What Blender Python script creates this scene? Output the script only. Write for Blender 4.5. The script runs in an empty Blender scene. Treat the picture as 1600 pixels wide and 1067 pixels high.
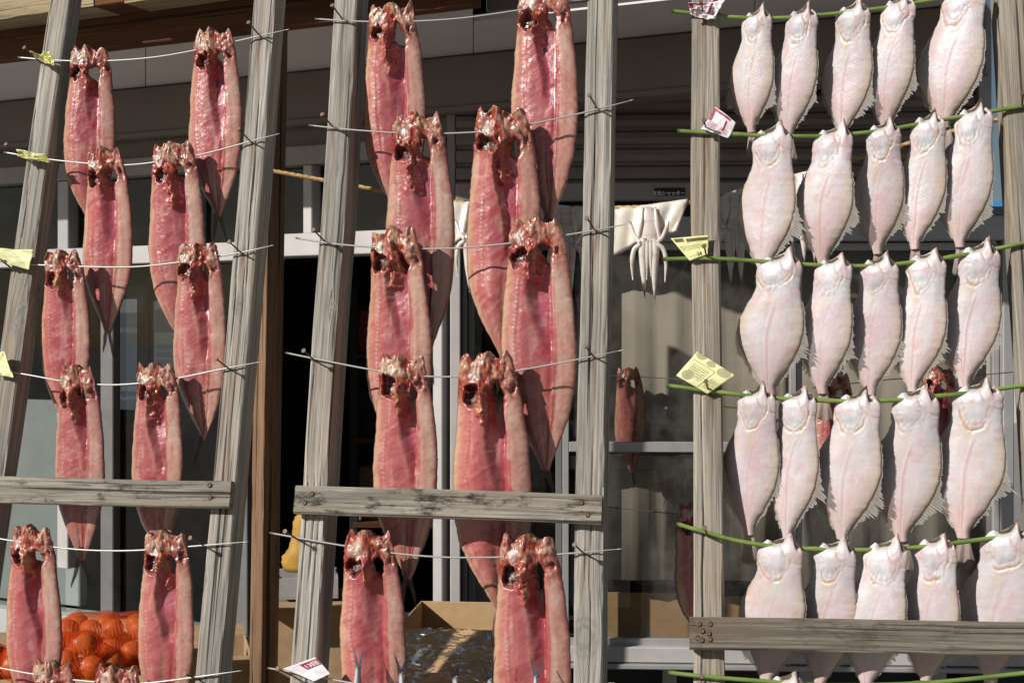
import bpy, bmesh, math, random
import numpy as np
from mathutils import Vector, Matrix

# ------------------------------------------------------------------ camera, sky, sun, exposure
SC = bpy.context.scene
COL = SC.collection
FPX, CX, CY = 2200.0, 800.0, 533.5          # focal length and centre in photograph pixels
EYE = np.array([0.0, 0.0, 1.5])
cam_d = bpy.data.cameras.new('camera'); cam_d.sensor_width = 36.0
cam_d.lens = 36.0 * FPX / 1600.0
cam_d.clip_start = 0.05; cam_d.clip_end = 4000
cam = bpy.data.objects.new('camera', cam_d); COL.objects.link(cam)
cam.location = EYE; cam.rotation_euler = (math.radians(90), 0, 0)
SC.camera = cam

YAW, LEAN = math.radians(10.3), math.radians(12.5)      # the racks' plane
INTO = np.array([math.sin(YAW), math.cos(YAW), 0.0])
EX = np.array([math.cos(YAW), -math.sin(YAW), 0.0])
SUN_EL, SUN_AZ = math.radians(32), math.radians(46)     # azimuth: left of the racks' normal
sh = -INTO * math.cos(SUN_AZ) - EX * math.sin(SUN_AZ)
SUNV = np.array([sh[0] * math.cos(SUN_EL), sh[1] * math.cos(SUN_EL), math.sin(SUN_EL)])

world = bpy.data.worlds.new('World'); SC.world = world; world.use_nodes = True
wn = world.node_tree
sky = wn.nodes.new('ShaderNodeTexSky'); sky.sky_type = 'NISHITA'; sky.sun_disc = False
sky.sun_elevation = SUN_EL; sky.sun_rotation = math.atan2(SUNV[0], SUNV[1])
wn.links.new(sky.outputs[0], wn.nodes['Background'].inputs[0])
wn.nodes['Background'].inputs[1].default_value = 0.038
sun_d = bpy.data.lights.new('sun', 'SUN'); sun_d.energy = 5.0; sun_d.angle = math.radians(0.53)
sun_d.color = (1.0, 0.965, 0.915)
sun = bpy.data.objects.new('sun', sun_d); COL.objects.link(sun)
sun.rotation_euler = Vector(SUNV).to_track_quat('Z', 'Y').to_euler(); sun.location = (-3, -3, 6)
vs = SC.view_settings
vs.view_transform = 'Standard'; vs.look = 'None'; vs.gamma = 1.0; vs.use_curve_mapping = False
vs.exposure = 0.0
SC.render.engine = 'CYCLES'; SC.cycles.use_denoising = True
SC.cycles.max_bounces = 8; SC.cycles.transparent_max_bounces = 16
SC.cycles.caustics_reflective = False; SC.cycles.caustics_refractive = False
SC.cycles.sample_clamp_indirect = 6.0

rnd = random.Random(11)

# ------------------------------------------------------------------ planes: pixel -> point in the place
class Plane:
    def __init__(s, O, ex, up, n): s.O, s.ex, s.up, s.n = O, ex, up, n
    def hit(s, px, py, off=0.0):
        d = np.array([(px - CX) / FPX, 1.0, (CY - py) / FPX])
        o = s.O + s.n * off
        t = np.dot(o - EYE, s.n) / np.dot(d, s.n)
        return EYE + d * t
RACK = Plane(np.array([0.0, 2.75, 1.5]), EX, np.array([0, 0, 1.0]) * math.cos(LEAN) + INTO * math.sin(LEAN),
             -INTO * math.cos(LEAN) + np.array([0, 0, 1.0]) * math.sin(LEAN))
def vplane(px, depth, yaw):
    """upright wall plane, yaw = how far its right side swings towards the camera"""
    O = EYE + np.array([(px - CX) / FPX * depth, depth, 0])
    return Plane(O, np.array([math.cos(yaw), -math.sin(yaw), 0.0]), np.array([0, 0, 1.0]),
                 np.array([-math.sin(yaw), -math.cos(yaw), 0.0]))
WYAW = math.radians(26)
CASE = vplane(700, 4.36, WYAW)             # shutter casing and eaves line
LWALL = vplane(700, 4.42, WYAW)            # the wing with the doorway
RWALL = vplane(700, 4.42, math.radians(3)) # the wing with the roller shutter
def back(depth): return vplane(800, depth, math.radians(6))
def ppm(p): return FPX / p[1]              # photograph pixels per metre at a point

# ------------------------------------------------------------------ objects
def tag(o, label=None, cat=None, group=None, kind=None):
    if label: o['label'] = label
    if cat: o['category'] = cat
    if group: o['group'] = group
    if kind: o['kind'] = kind
    return o
def empty(name, loc, label=None, cat=None, group=None, kind=None):
    o = bpy.data.objects.new(name, None); COL.objects.link(o); o.location = [float(c) for c in loc]
    o.empty_display_size = 0.05
    return tag(o, label, cat, group, kind)
def mesh_obj(name, verts, faces, mat, parent=None, smooth=True, attrs=None, local=False):
    v = np.asarray(verts, dtype=float).reshape(-1, 3)
    if parent is not None and not local: v = v - np.array(parent.location)
    me = bpy.data.meshes.new(name); me.from_pydata(v.tolist(), [], faces if isinstance(faces, list) else faces.tolist())
    if attrs:
        for k, a in attrs.items():
            a = np.asarray(a, dtype=np.float32)
            if a.ndim == 2 and a.shape[1] == 3 and k == 'col':
                a = np.concatenate([a, np.ones((len(a), 1), np.float32)], 1)
                me.attributes.new(k, 'FLOAT_COLOR', 'POINT').data.foreach_set('color', a.ravel())
            elif a.ndim == 2:
                me.attributes.new(k, 'FLOAT_VECTOR', 'POINT').data.foreach_set('vector', a.ravel())
            else:
                me.attributes.new(k, 'FLOAT', 'POINT').data.foreach_set('value', a)
    if smooth: me.shade_smooth()
    me.materials.append(mat)
    o = bpy.data.objects.new(name, me); COL.objects.link(o)
    if parent is not None: o.parent = parent
    return o

# ------------------------------------------------------------------ noise (numpy)
def vnoise(x, y, seed):
    r = np.random.RandomState(seed).rand(256, 256).astype(np.float32)
    xi, yi = np.floor(x).astype(int), np.floor(y).astype(int)
    fx, fy = x - xi, y - yi
    fx, fy = fx * fx * (3 - 2 * fx), fy * fy * (3 - 2 * fy)
    a = r[xi % 256, yi % 256]; b = r[(xi + 1) % 256, yi % 256]
    c = r[xi % 256, (yi + 1) % 256]; d = r[(xi + 1) % 256, (yi + 1) % 256]
    return (a * (1 - fx) + b * fx) * (1 - fy) + (c * (1 - fx) + d * fx) * fy
def fbm(x, y, seed, oct=3):
    s, a, t = 0, 1.0, 0
    for i in range(oct):
        s = s + a * vnoise(x * 2 ** i + 17 * i, y * 2 ** i + 9 * i, seed + i); t += a; a *= .55
    return s / t
def G(x, c, w): return np.exp(-((x - c) / w) ** 2)
def SM(x, a, b):
    t = np.clip((x - a) / (b - a), 0, 1); return t * t * (3 - 2 * t)
def ELL(U, V, u, v, ru, rv): return np.sqrt(((U - u) / ru) ** 2 + ((V - v) / rv) ** 2)
def mixc(c, col, m):
    m = np.clip(m, 0, 1)[..., None]
    return c * (1 - m) + np.array(col) * m
def smooth_tab(v, vt, xt):
    vv = np.linspace(0, 1, 400); y = np.interp(vv, vt, xt)
    k = np.hanning(41); k /= k.sum()
    y2 = np.convolve(np.pad(y, 20, mode='reflect', reflect_type='odd'), k, 'valid')
    return np.interp(v, vv, y2)

# ------------------------------------------------------------------ materials
MATS = {}
class NT:
    def __init__(s, name):
        s.m = bpy.data.materials.new(name); s.m.use_nodes = True
        s.t = s.m.node_tree; s.b = s.t.nodes['Principled BSDF']; s.out = s.t.nodes['Material Output']
    def n(s, typ, **kw):
        nd = s.t.nodes.new('ShaderNode' + typ)
        for k, v in kw.items():
            if k in nd.inputs.keys() if isinstance(k, str) else False: pass
            setattr(nd, k, v)
        return nd
    def l(s, a, b): s.t.links.new(a, b)
    def set(s, **kw):
        for k, v in kw.items(): s.b.inputs[k.replace('_', ' ')].default_value = v
    def ramp(s, fac, stops):
        r = s.n('ValToRGB'); e = r.color_ramp.elements
        while len(e) < len(stops): e.new(.5)
        for i, (p, c) in enumerate(stops):
            e[i].position = p; e[i].color = (*c, 1) if len(c) == 3 else c
        s.l(fac, r.inputs[0]); return r.outputs[0]
    def mix(s, fac, a, b, mode='MIX'):
        m = s.n('Mix'); m.data_type = 'RGBA'; m.blend_type = mode
        for sock, val in ((m.inputs[0], fac), (m.inputs[6], a), (m.inputs[7], b)):
            if hasattr(val, 'is_output'): s.l(val, sock)
            else: sock.default_value = val if not isinstance(val, tuple) else (*val, 1)
        return m.outputs[2]
    def math(s, op, a, b=0.0):
        m = s.n('Math'); m.operation = op
        for i, val in enumerate((a, b)):
            if hasattr(val, 'is_output'): s.l(val, m.inputs[i])
            else: m.inputs[i].default_value = val
        return m.outputs[0]
    def noise(s, vec, scale, detail=3, rough=.55, dist=0.0):
        n = s.n('TexNoise'); n.inputs['Scale'].default_value = scale; n.inputs['Detail'].default_value = detail
        n.inputs['Roughness'].default_value = rough; n.inputs['Distortion'].default_value = dist
        if vec is not None: s.l(vec, n.inputs['Vector'])
        return n.outputs[0]
    def mapping(s, vec, scale=(1, 1, 1), loc=None):
        m = s.n('Mapping'); m.inputs['Scale'].default_value = scale
        s.l(vec, m.inputs['Vector'])
        if loc is not None: s.l(loc, m.inputs['Location'])
        return m.outputs[0]
    def bump(s, h, strength=.3, dist=.002):
        b = s.n('Bump'); b.inputs['Strength'].default_value = strength; b.inputs['Distance'].default_value = dist
        s.l(h, b.inputs['Height']); s.l(b.outputs[0], s.b.inputs['Normal'])
    def attr(s, name):
        a = s.n('Attribute'); a.attribute_name = name; return a

def wood_mat(name, dark, mid, light, blotch=.0, contrast=1.0):
    w = NT(name); a = w.attr('gc'); vec = a.outputs['Vector']
    big = w.noise(w.mapping(vec, (14, 14, 1.3)), 1.0, 4, .6)
    grain = w.noise(w.mapping(vec, (230, 140, 4.0)), 1.0, 5, .7, .35)
    fine = w.noise(w.mapping(vec, (620, 300, 9)), 1.0, 3, .6)
    c = w.ramp(grain, [(.30, dark), (.5, mid), (.70, light)])
    c = w.mix(w.math('MULTIPLY', fine, .55), c, tuple(x * .55 for x in mid))
    c = w.mix(w.ramp(big, [(.42, (0, 0, 0)), (.66, (.75, .75, .75))]), c, tuple(x * .42 for x in mid))
    stain = w.noise(w.mapping(vec, (22, 22, 2.6)), 1.0, 4, .65)
    c = w.mix(w.ramp(stain, [(.50, (0, 0, 0)), (.72, (.55, .55, .55))]), c, (mid[0] * .95, mid[1] * .78, mid[2] * .58))
    crack = w.noise(w.mapping(vec, (95, 55, 1.1)), 1.0, 3, .55)
    ck = w.ramp(crack, [(.335, (1, 1, 1)), (.37, (0, 0, 0))])
    c = w.mix(w.math('MULTIPLY', ck, .85), c, (.025, .02, .016))
    if blotch:
        bn = w.noise(w.mapping(vec, (38, 38, 14)), 1.0, 5, .7)
        c = w.mix(w.math('MULTIPLY', w.ramp(bn, [(.54, (0, 0, 0)), (.66, (1, 1, 1))]), blotch), c, (.035, .03, .026))
    c = w.mix(w.math('MULTIPLY', w.attr('rust').outputs['Fac'], .8), c, (.15, .075, .035))
    kn = w.attr('knot').outputs['Fac']
    ring = w.math('SINE', w.math('ADD', w.math('MULTIPLY', kn, 17.0), w.math('MULTIPLY', w.noise(w.mapping(vec, (90, 90, 60)), 1.0, 4), 9.0)))
    kc = w.mix(w.math('ADD', w.math('MULTIPLY', ring, .3), .5), tuple(x * .48 for x in mid), tuple(x * .78 for x in mid))
    c = w.mix(w.ramp(kn, [(.25, (0, 0, 0)), (.5, (1, 1, 1))]), c, kc)
    w.l(c, w.b.inputs['Base Color'])
    h = w.math('SUBTRACT', w.math('ADD', grain, w.math('MULTIPLY', fine, .35)), w.math('MULTIPLY', ck, 1.6))
    w.bump(h, .75, .0035)
    w.set(Roughness=.88); w.b.inputs['Specular IOR Level'].default_value = .25
    return w.m
M = MATS
M['wood'] = wood_mat('weathered_wood', (.10, .088, .074), (.43, .395, .345), (.70, .66, .595))
M['wood_warm'] = wood_mat('weathered_wood_warm', (.08, .066, .05), (.40, .352, .288), (.64, .585, .49))
M['wood_board'] = wood_mat('dirty_board_wood', (.075, .064, .052), (.36, .325, .27), (.60, .55, .465), blotch=.95)
M['wood_plank'] = wood_mat('dark_weathered_board', (.05, .04, .032), (.215, .185, .15), (.40, .36, .305), blotch=.5)
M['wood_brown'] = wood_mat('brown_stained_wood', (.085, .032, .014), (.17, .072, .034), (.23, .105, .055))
M['wood_tan'] = wood_mat('tan_post_wood', (.13, .065, .033), (.28, .165, .095), (.36, .24, .15))
M['wood_pale'] = wood_mat('pale_plank_wood', (.24, .17, .08), (.50, .40, .24), (.62, .53, .36), blotch=.25)

def simple(name, col, rough=.6, metal=0.0, spec=.5, noise=0.0, nscale=30, bump=0.0, coat=0.0):
    w = NT(name); w.set(Base_Color=(*col, 1), Roughness=rough, Metallic=metal)
    w.b.inputs['Specular IOR Level'].default_value = spec; w.b.inputs['Coat Weight'].default_value = coat
    if noise or bump:
        tc = w.n('TexCoord').outputs['Object']
        nz = w.noise(tc, nscale, 5, .6)
        if noise:
            c = w.ramp(nz, [(.3, tuple(x * (1 - noise) for x in col)), (.7, tuple(min(1, x * (1 + noise * .6)) for x in col))])
            w.l(c, w.b.inputs['Base Color'])
        if bump: w.bump(nz, bump, .003)
    M[name] = w.m; return w.m
simple('nail_rust', (.15, .085, .055), .6, .35, noise=.5, nscale=300)
simple('skewer_metal', (.56, .545, .51), .35, .55)
simple('aluminium', (.42, .405, .40), .42, .35, noise=.12, nscale=14)
simple('aluminium_dark', (.20, .19, .185), .45, .35, noise=.15, nscale=14)
simple('jamb_paint', (.50, .47, .45), .5, .1, noise=.10, nscale=12)
simple('casing_brown', (.205, .165, .145), .6, 0, noise=.10, nscale=6)
simple('soffit_board', (.74, .69, .68), .75, 0, noise=.06, nscale=5)
simple('shutter_slat', (.235, .19, .175), .5, .15, noise=.12, nscale=8)
simple('shutter_bar', (.33, .29, .275), .5, .1, noise=.1, nscale=8)
simple('plate_black', (.012, .012, .012), .4)
simple('plate_text', (.85, .84, .82), .5)
simple('wall_mortar', (.44, .45, .42), .9, 0, noise=.10, nscale=9, bump=.2)
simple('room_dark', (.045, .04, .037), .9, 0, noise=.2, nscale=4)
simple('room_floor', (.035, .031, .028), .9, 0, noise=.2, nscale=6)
simple('cardboard', (.50, .325, .17), .8, 0, noise=.10, nscale=40, spec=.2)
simple('cardboard_dull', (.40, .27, .155), .85, 0, noise=.18, nscale=25, spec=.2)
simple('concrete', (.25, .238, .22), .95, 0, noise=.3, nscale=60, bump=.3)
simple('rope_straw', (.55, .35, .13), .85, 0, noise=.35, nscale=160, bump=.6)
simple('yellow_plastic', (.40, .22, .03), .6, noise=.15, nscale=30)
simple('white_plastic', (.36, .35, .34), .35, noise=.1, nscale=40)
simple('dark_stuff', (.03, .028, .027), .7, noise=.3, nscale=20)
simple('red_label', (.48, .045, .03), .5)
simple('hill_brown', (.16, .12, .085), .95, 0, noise=.3, nscale=.05)
simple('roof_blue', (.06, .26, .50), .5)
simple('plaster_far', (.6, .58, .54), .9)
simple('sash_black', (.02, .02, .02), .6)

def glass_mat(name, tint, refl=1.0, dirt=.05):
    w = NT(name); t = w.t; t.nodes.remove(w.b)
    tr = w.n('BsdfTransparent'); tr.inputs[0].default_value = (*tint, 1)
    gl = w.n('BsdfGlossy'); gl.inputs['Roughness'].default_value = .012
    fr = w.n('Fresnel'); fr.inputs[0].default_value = 1.55
    front = w.math('SUBTRACT', 1.0, w.n('NewGeometry').outputs['Backfacing'])   # one clean reflection per pane
    mx = w.n('MixShader'); w.l(w.math('MULTIPLY', w.math('MULTIPLY', fr.outputs[0], front), 1.2 * refl), mx.inputs[0]); w.l(tr.outputs[0], mx.inputs[1]); w.l(gl.outputs[0], mx.inputs[2])
    df = w.n('BsdfDiffuse'); df.inputs[0].default_value = (.5, .47, .43, 1)
    nz = w.noise(w.n('TexCoord').outputs['Object'], 7, 6, .65)
    m2 = w.n('MixShader'); w.l(w.math('MULTIPLY', w.ramp(nz, [(.4, (0, 0, 0)), (.75, (1, 1, 1))]), dirt), m2.inputs[0])
    w.l(mx.outputs[0], m2.inputs[1]); w.l(df.outputs[0], m2.inputs[2]); w.l(m2.outputs[0], w.out.inputs[0])
    M[name] = w.m
glass_mat('glass_pane', (.80, .82, .82), .9, .012)
glass_mat('glass_dusty', (.86, .85, .82), .8, .10)

def curtain():
    w = NT('curtain_fabric'); tc = w.n('TexCoord').outputs['Object']
    nz = w.noise(w.mapping(tc, (6, 6, 1)), 1.0, 4)
    w.l(w.ramp(nz, [(.3, (.40, .365, .32)), (.7, (.52, .48, .43))]), w.b.inputs['Base Color'])
    w.bump(w.noise(tc, 900, 1), .2, .001); w.set(Roughness=.95); M['curtain'] = w.m
curtain()

def flesh(name, rough, sss, coat, bump_s, scale=420, tint=(1, .35, .25)):
    w = NT(name); a = w.attr('col'); tc = w.n('TexCoord').outputs['Object']
    nz = w.noise(tc, scale, 4, .6); n2 = w.noise(tc, 60, 3, .6)
    c = w.mix(.10, a.outputs['Color'], w.ramp(nz, [(.25, (.25, .2, .2)), (.75, (1.0, .95, .92))]), 'OVERLAY')
    w.l(c, w.b.inputs['Base Color'])
    w.l(w.ramp(n2, [(.3, (rough - .1,) * 3), (.7, (rough + .14,) * 3)]), w.b.inputs['Roughness'])
    w.b.inputs['Subsurface Weight'].default_value = sss
    w.b.inputs['Subsurface Radius'].default_value = tint; w.b.inputs['Subsurface Scale'].default_value = .004 if sss < .4 else .012
    w.b.inputs['Coat Weight'].default_value = coat; w.b.inputs['Coat Roughness'].default_value = .22
    w.bump(w.math('ADD', nz, w.math('MULTIPLY', n2, 1.2)), bump_s, .0018)
    M[name] = w.m
flesh('split_flesh', .26, .15, .5, .35)
flesh('flatfish_skin', .34, .12, .3, .28, 500)
flesh('squid_flesh', .22, .5, .6, .12, 120, (1, .8, .6))
flesh('onion_skin', .5, .0, .05, .15, 90)
flesh('silver_skin', .3, .0, .4, .15, 200)

def fin_mat(name, transp):
    w = NT(name); t = w.t
    a = w.attr('col'); w.l(a.outputs['Color'], w.b.inputs['Base Color']); w.set(Roughness=.45)
    tr = w.n('BsdfTransparent'); tl = w.n('BsdfTranslucent'); w.l(a.outputs['Color'], tl.inputs[0])
    m1 = w.n('MixShader'); m1.inputs[0].default_value = .3; w.l(w.b.outputs[0], m1.inputs[1]); w.l(tl.outputs[0], m1.inputs[2])
    m2 = w.n('MixShader'); m2.inputs[0].default_value = transp; w.l(m1.outputs[0], m2.inputs[1]); w.l(tr.outputs[0], m2.inputs[2])
    w.l(m2.outputs[0], w.out.inputs[0]); M[name] = w.m
fin_mat('fin_web', .30)
fin_mat('tail_web', .10)

def net_mat():
    w = NT('orange_net'); uv = w.n('TexCoord').outputs['Object']
    w.set(Base_Color=(.75, .085, .01, 1), Roughness=.35)
    tr = w.n('BsdfTransparent'); tr.inputs[0].default_value = (1, .74, .58, 1)
    ws = []
    for rot in ((.3, .6, .8), (-.5, .4, -.8)):
        mp = w.n('Mapping'); mp.inputs['Rotation'].default_value = rot; w.l(uv, mp.inputs[0])
        wv = w.n('TexWave'); wv.inputs['Scale'].default_value = 62; wv.bands_direction = 'X'; wv.inputs['Distortion'].default_value = .6; w.l(mp.outputs[0], wv.inputs[0])
        ws.append(wv.outputs[1])
    mx = w.math('MAXIMUM', ws[0], ws[1])
    m = w.n('MixShader'); w.l(w.ramp(mx, [(.945, (.90,) * 3), (.985, (.15,) * 3)]), m.inputs[0])
    w.l(w.b.outputs[0], m.inputs[1]); w.l(tr.outputs[0], m.inputs[2]); w.l(m.outputs[0], w.out.inputs[0]); M['net'] = w.m
net_mat()
def film_mat():
    w = NT('clear_film'); w.set(Base_Color=(.9, .9, .9, 1), Roughness=.12)
    w.b.inputs['Specular IOR Level'].default_value = .9
    tr = w.n('BsdfTransparent'); fr = w.n('LayerWeight'); fr.inputs[0].default_value = .32
    gl = w.n('BsdfGlossy'); gl.inputs['Roughness'].default_value = .24
    m = w.n('MixShader'); w.l(w.math('MULTIPLY', fr.outputs[0], .75), m.inputs[0]); w.l(tr.outputs[0], m.inputs[1]); w.l(gl.outputs[0], m.inputs[2])
    w.l(m.outputs[0], w.out.inputs[0]); M['film'] = w.m
film_mat()
def bamboo():
    w = NT('green_bamboo'); tc = w.n('TexCoord').outputs['Object']
    nz = w.noise(w.mapping(tc, (8, 60, 60)), 1.0, 3)
    w.l(w.ramp(nz, [(.3, (.10, .17, .03)), (.7, (.235, .32, .085))]), w.b.inputs['Base Color']); w.set(Roughness=.42); M['bamboo'] = w.m
bamboo()
def paper(name, base, ink, ink2, s=1.0, discs=(), text=((.15, .55, .15, .62),), bars=()):
    """printed paper scrap: text rows inside rectangles, solid bars and round printed pictures"""
    w = NT(name); a = w.attr('uvp').outputs['Vector']; sx = w.n('SeparateXYZ'); w.l(a, sx.inputs[0]); X, Y = sx.outputs[0], sx.outputs[1]
    def rect(r): return w.math('MULTIPLY', w.math('MULTIPLY', w.math('GREATER_THAN', X, r[0]), w.math('LESS_THAN', X, r[1])), w.math('MULTIPLY', w.math('GREATER_THAN', Y, r[2]), w.math('LESS_THAN', Y, r[3])))
    fine = w.noise(w.mapping(a, (70 * s, 30 * s, 1)), 1.0, 2)
    rows = w.math('GREATER_THAN', w.math('FRACT', w.math('MULTIPLY', Y, 13 * s)), .35)
    glyph = w.math('MULTIPLY', w.math('GREATER_THAN', fine, .47), rows)
    c = w.mix(w.math('MULTIPLY', w.noise(w.mapping(a, (5, 5, 1)), 1.0, 3), .25), base, tuple(x * .8 for x in base))
    for r in text: c = w.mix(w.math('MULTIPLY', w.math('MULTIPLY', rect(r), glyph), .85), c, ink)
    for r in bars: c = w.mix(rect(r), c, ink)
    for (cx, cy, rr) in discs:
        vs_ = w.n('VectorMath'); vs_.operation = 'DISTANCE'; w.l(a, vs_.inputs[0]); vs_.inputs[1].default_value = (cx, cy, 0)
        c = w.mix(w.math('LESS_THAN', vs_.outputs['Value'], rr), c, ink2)
    w.l(c, w.b.inputs['Base Color']); w.set(Roughness=.55); M[name] = w.m
paper('paper_yellow', (.80, .78, .40), (.14, .13, .04), (.40, .37, .20), discs=((.14, .95, .13), (.44, .88, .11), (.80, .86, .16), (.22, .20, .16)), text=((.12, .58, .20, .66), (.72, .95, .12, .5)), bars=((.02, .66, .715, .735), (.64, .66, .05, .72)))
paper('paper_band', (.78, .76, .34), (.11, .10, .03), (.40, .37, .20), text=((.05, .95, .40, .62), (.1, .6, .05, .2)), bars=((.05, .30, .80, .96), (.36, .97, .76, .92)))
paper('paper_plain_yellow', (.76, .74, .38), (.60, .58, .24), (.68, .66, .30), text=())
paper('paper_red', (.80, .76, .77), (.33, .02, .05), (.42, .012, .04), text=((.05, .45, .1, .5), (.55, .9, .12, .48)), bars=((.0, .8, .88, .97), (.62, .70, .3, .8), (.0, .12, .5, .9)))
paper('paper_sale', (.80, .76, .77), (.42, .16, .22), (.42, .012, .04), text=((.42, .95, .08, .42),), bars=())
simple('ink_red', (.33, .015, .05), .55); simple('ink_white', (.80, .76, .77), .55); simple('ink_dark', (.08, .075, .03), .55)
paper('paper_notice', (.62, .62, .58), (.12, .14, .16), (.25, .42, .55), 1.2, text=((.08, .92, .08, .6),), bars=())

# ------------------------------------------------------------------ geometry helpers
def box_verts(O, ax, ay, az, x0, x1, y0, y1, z0, z1):
    return [O + ax * x + ay * y + az * z for z in (z0, z1) for y in (y0, y1) for x in (x0, x1)]
BOXF = [(0, 2, 3, 1), (4, 5, 7, 6), (0, 1, 5, 4), (2, 6, 7, 3), (0, 4, 6, 2), (1, 3, 7, 5)]
def bevel_mesh(o, w, seg=2):
    bm = bmesh.new(); bm.from_mesh(o.data)
    bmesh.ops.recalc_face_normals(bm, faces=bm.faces)
    if w: bmesh.ops.bevel(bm, geom=bm.edges[:], offset=w, segments=seg, affect='EDGES', profile=.6)
    bm.to_mesh(o.data); bm.free()
def wrect(name, pl, x0, x1, y0, y1, n0, n1, mat, parent=None, bev=.003, **kw):
    """true rectangle on an upright plane, measured at its middle; n0..n1 = depth range along the plane's normal"""
    def s(px): return np.dot(pl.hit(px, CY) - pl.O, pl.ex)
    xm = .5 * (x0 + x1); z0 = pl.hit(xm, y1)[2]; z1 = pl.hit(xm, y0)[2]
    O = pl.O.copy(); O[2] = 0
    v = box_verts(O, pl.ex, pl.n, pl.up, s(x0), s(x1), n0, n1, z0, z1)
    o = mesh_obj(name, v, BOXF, mat, parent, smooth=False)
    bevel_mesh(o, bev, 1)
    return tag(o, **kw) if kw else o
def wbox(name, x0, x1, y0, y1, z0, z1, mat, parent=None, bev=.002, **kw):
    v = box_verts(np.zeros(3), np.array([1., 0, 0]), np.array([0, 1., 0]), np.array([0, 0, 1.]), x0, x1, y0, y1, z0, z1)
    o = mesh_obj(name, v, BOXF, mat, parent, smooth=False); bevel_mesh(o, bev, 1)
    return tag(o, **kw) if kw else o
def tube(pts, rad, ns=8, cap=True, jitter=0):
    pts = np.asarray(pts, float); n = len(pts); rad = np.broadcast_to(np.asarray(rad, float), (n,))
    V, F = [], []
    T = np.gradient(pts, axis=0); T /= np.linalg.norm(T, axis=1)[:, None] + 1e-12
    ref = np.array([0, 0, 1.0]) if abs(T[0][2]) < .9 else np.array([1.0, 0, 0])
    for i in range(n):
        a = np.cross(T[i], ref); a /= np.linalg.norm(a); b = np.cross(T[i], a)
        for k in range(ns):
            t = 2 * math.pi * k / ns
            V.append(pts[i] + (a * math.cos(t) + b * math.sin(t)) * rad[i])
    for i in range(n - 1):
        for k in range(ns):
            k2 = (k + 1) % ns
            F.append((i * ns + k, i * ns + k2, (i + 1) * ns + k2, (i + 1) * ns + k))
    if cap: F += [tuple(range(ns)), tuple((n - 1) * ns + k for k in reversed(range(ns)))]
    return V, F
def resample(pts, n):
    pts = np.asarray(pts, float); m = len(pts)
    if m < 3:
        t = np.linspace(0, 1, n)[:, None]; return pts[0] * (1 - t) + pts[1] * t
    out = []                                        # Catmull-Rom
    P = np.vstack([2 * pts[0] - pts[1], pts, 2 * pts[-1] - pts[-2]])
    for s in np.linspace(0, m - 1 - 1e-6, n):
        i = int(s); t = s - i; p0, p1, p2, p3 = P[i:i + 4]
        out.append(.5 * (2 * p1 + (p2 - p0) * t + (2 * p0 - 5 * p1 + 4 * p2 - p3) * t * t + (3 * p1 - p0 - 3 * p2 + p3) * t ** 3))
    return np.array(out)

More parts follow.
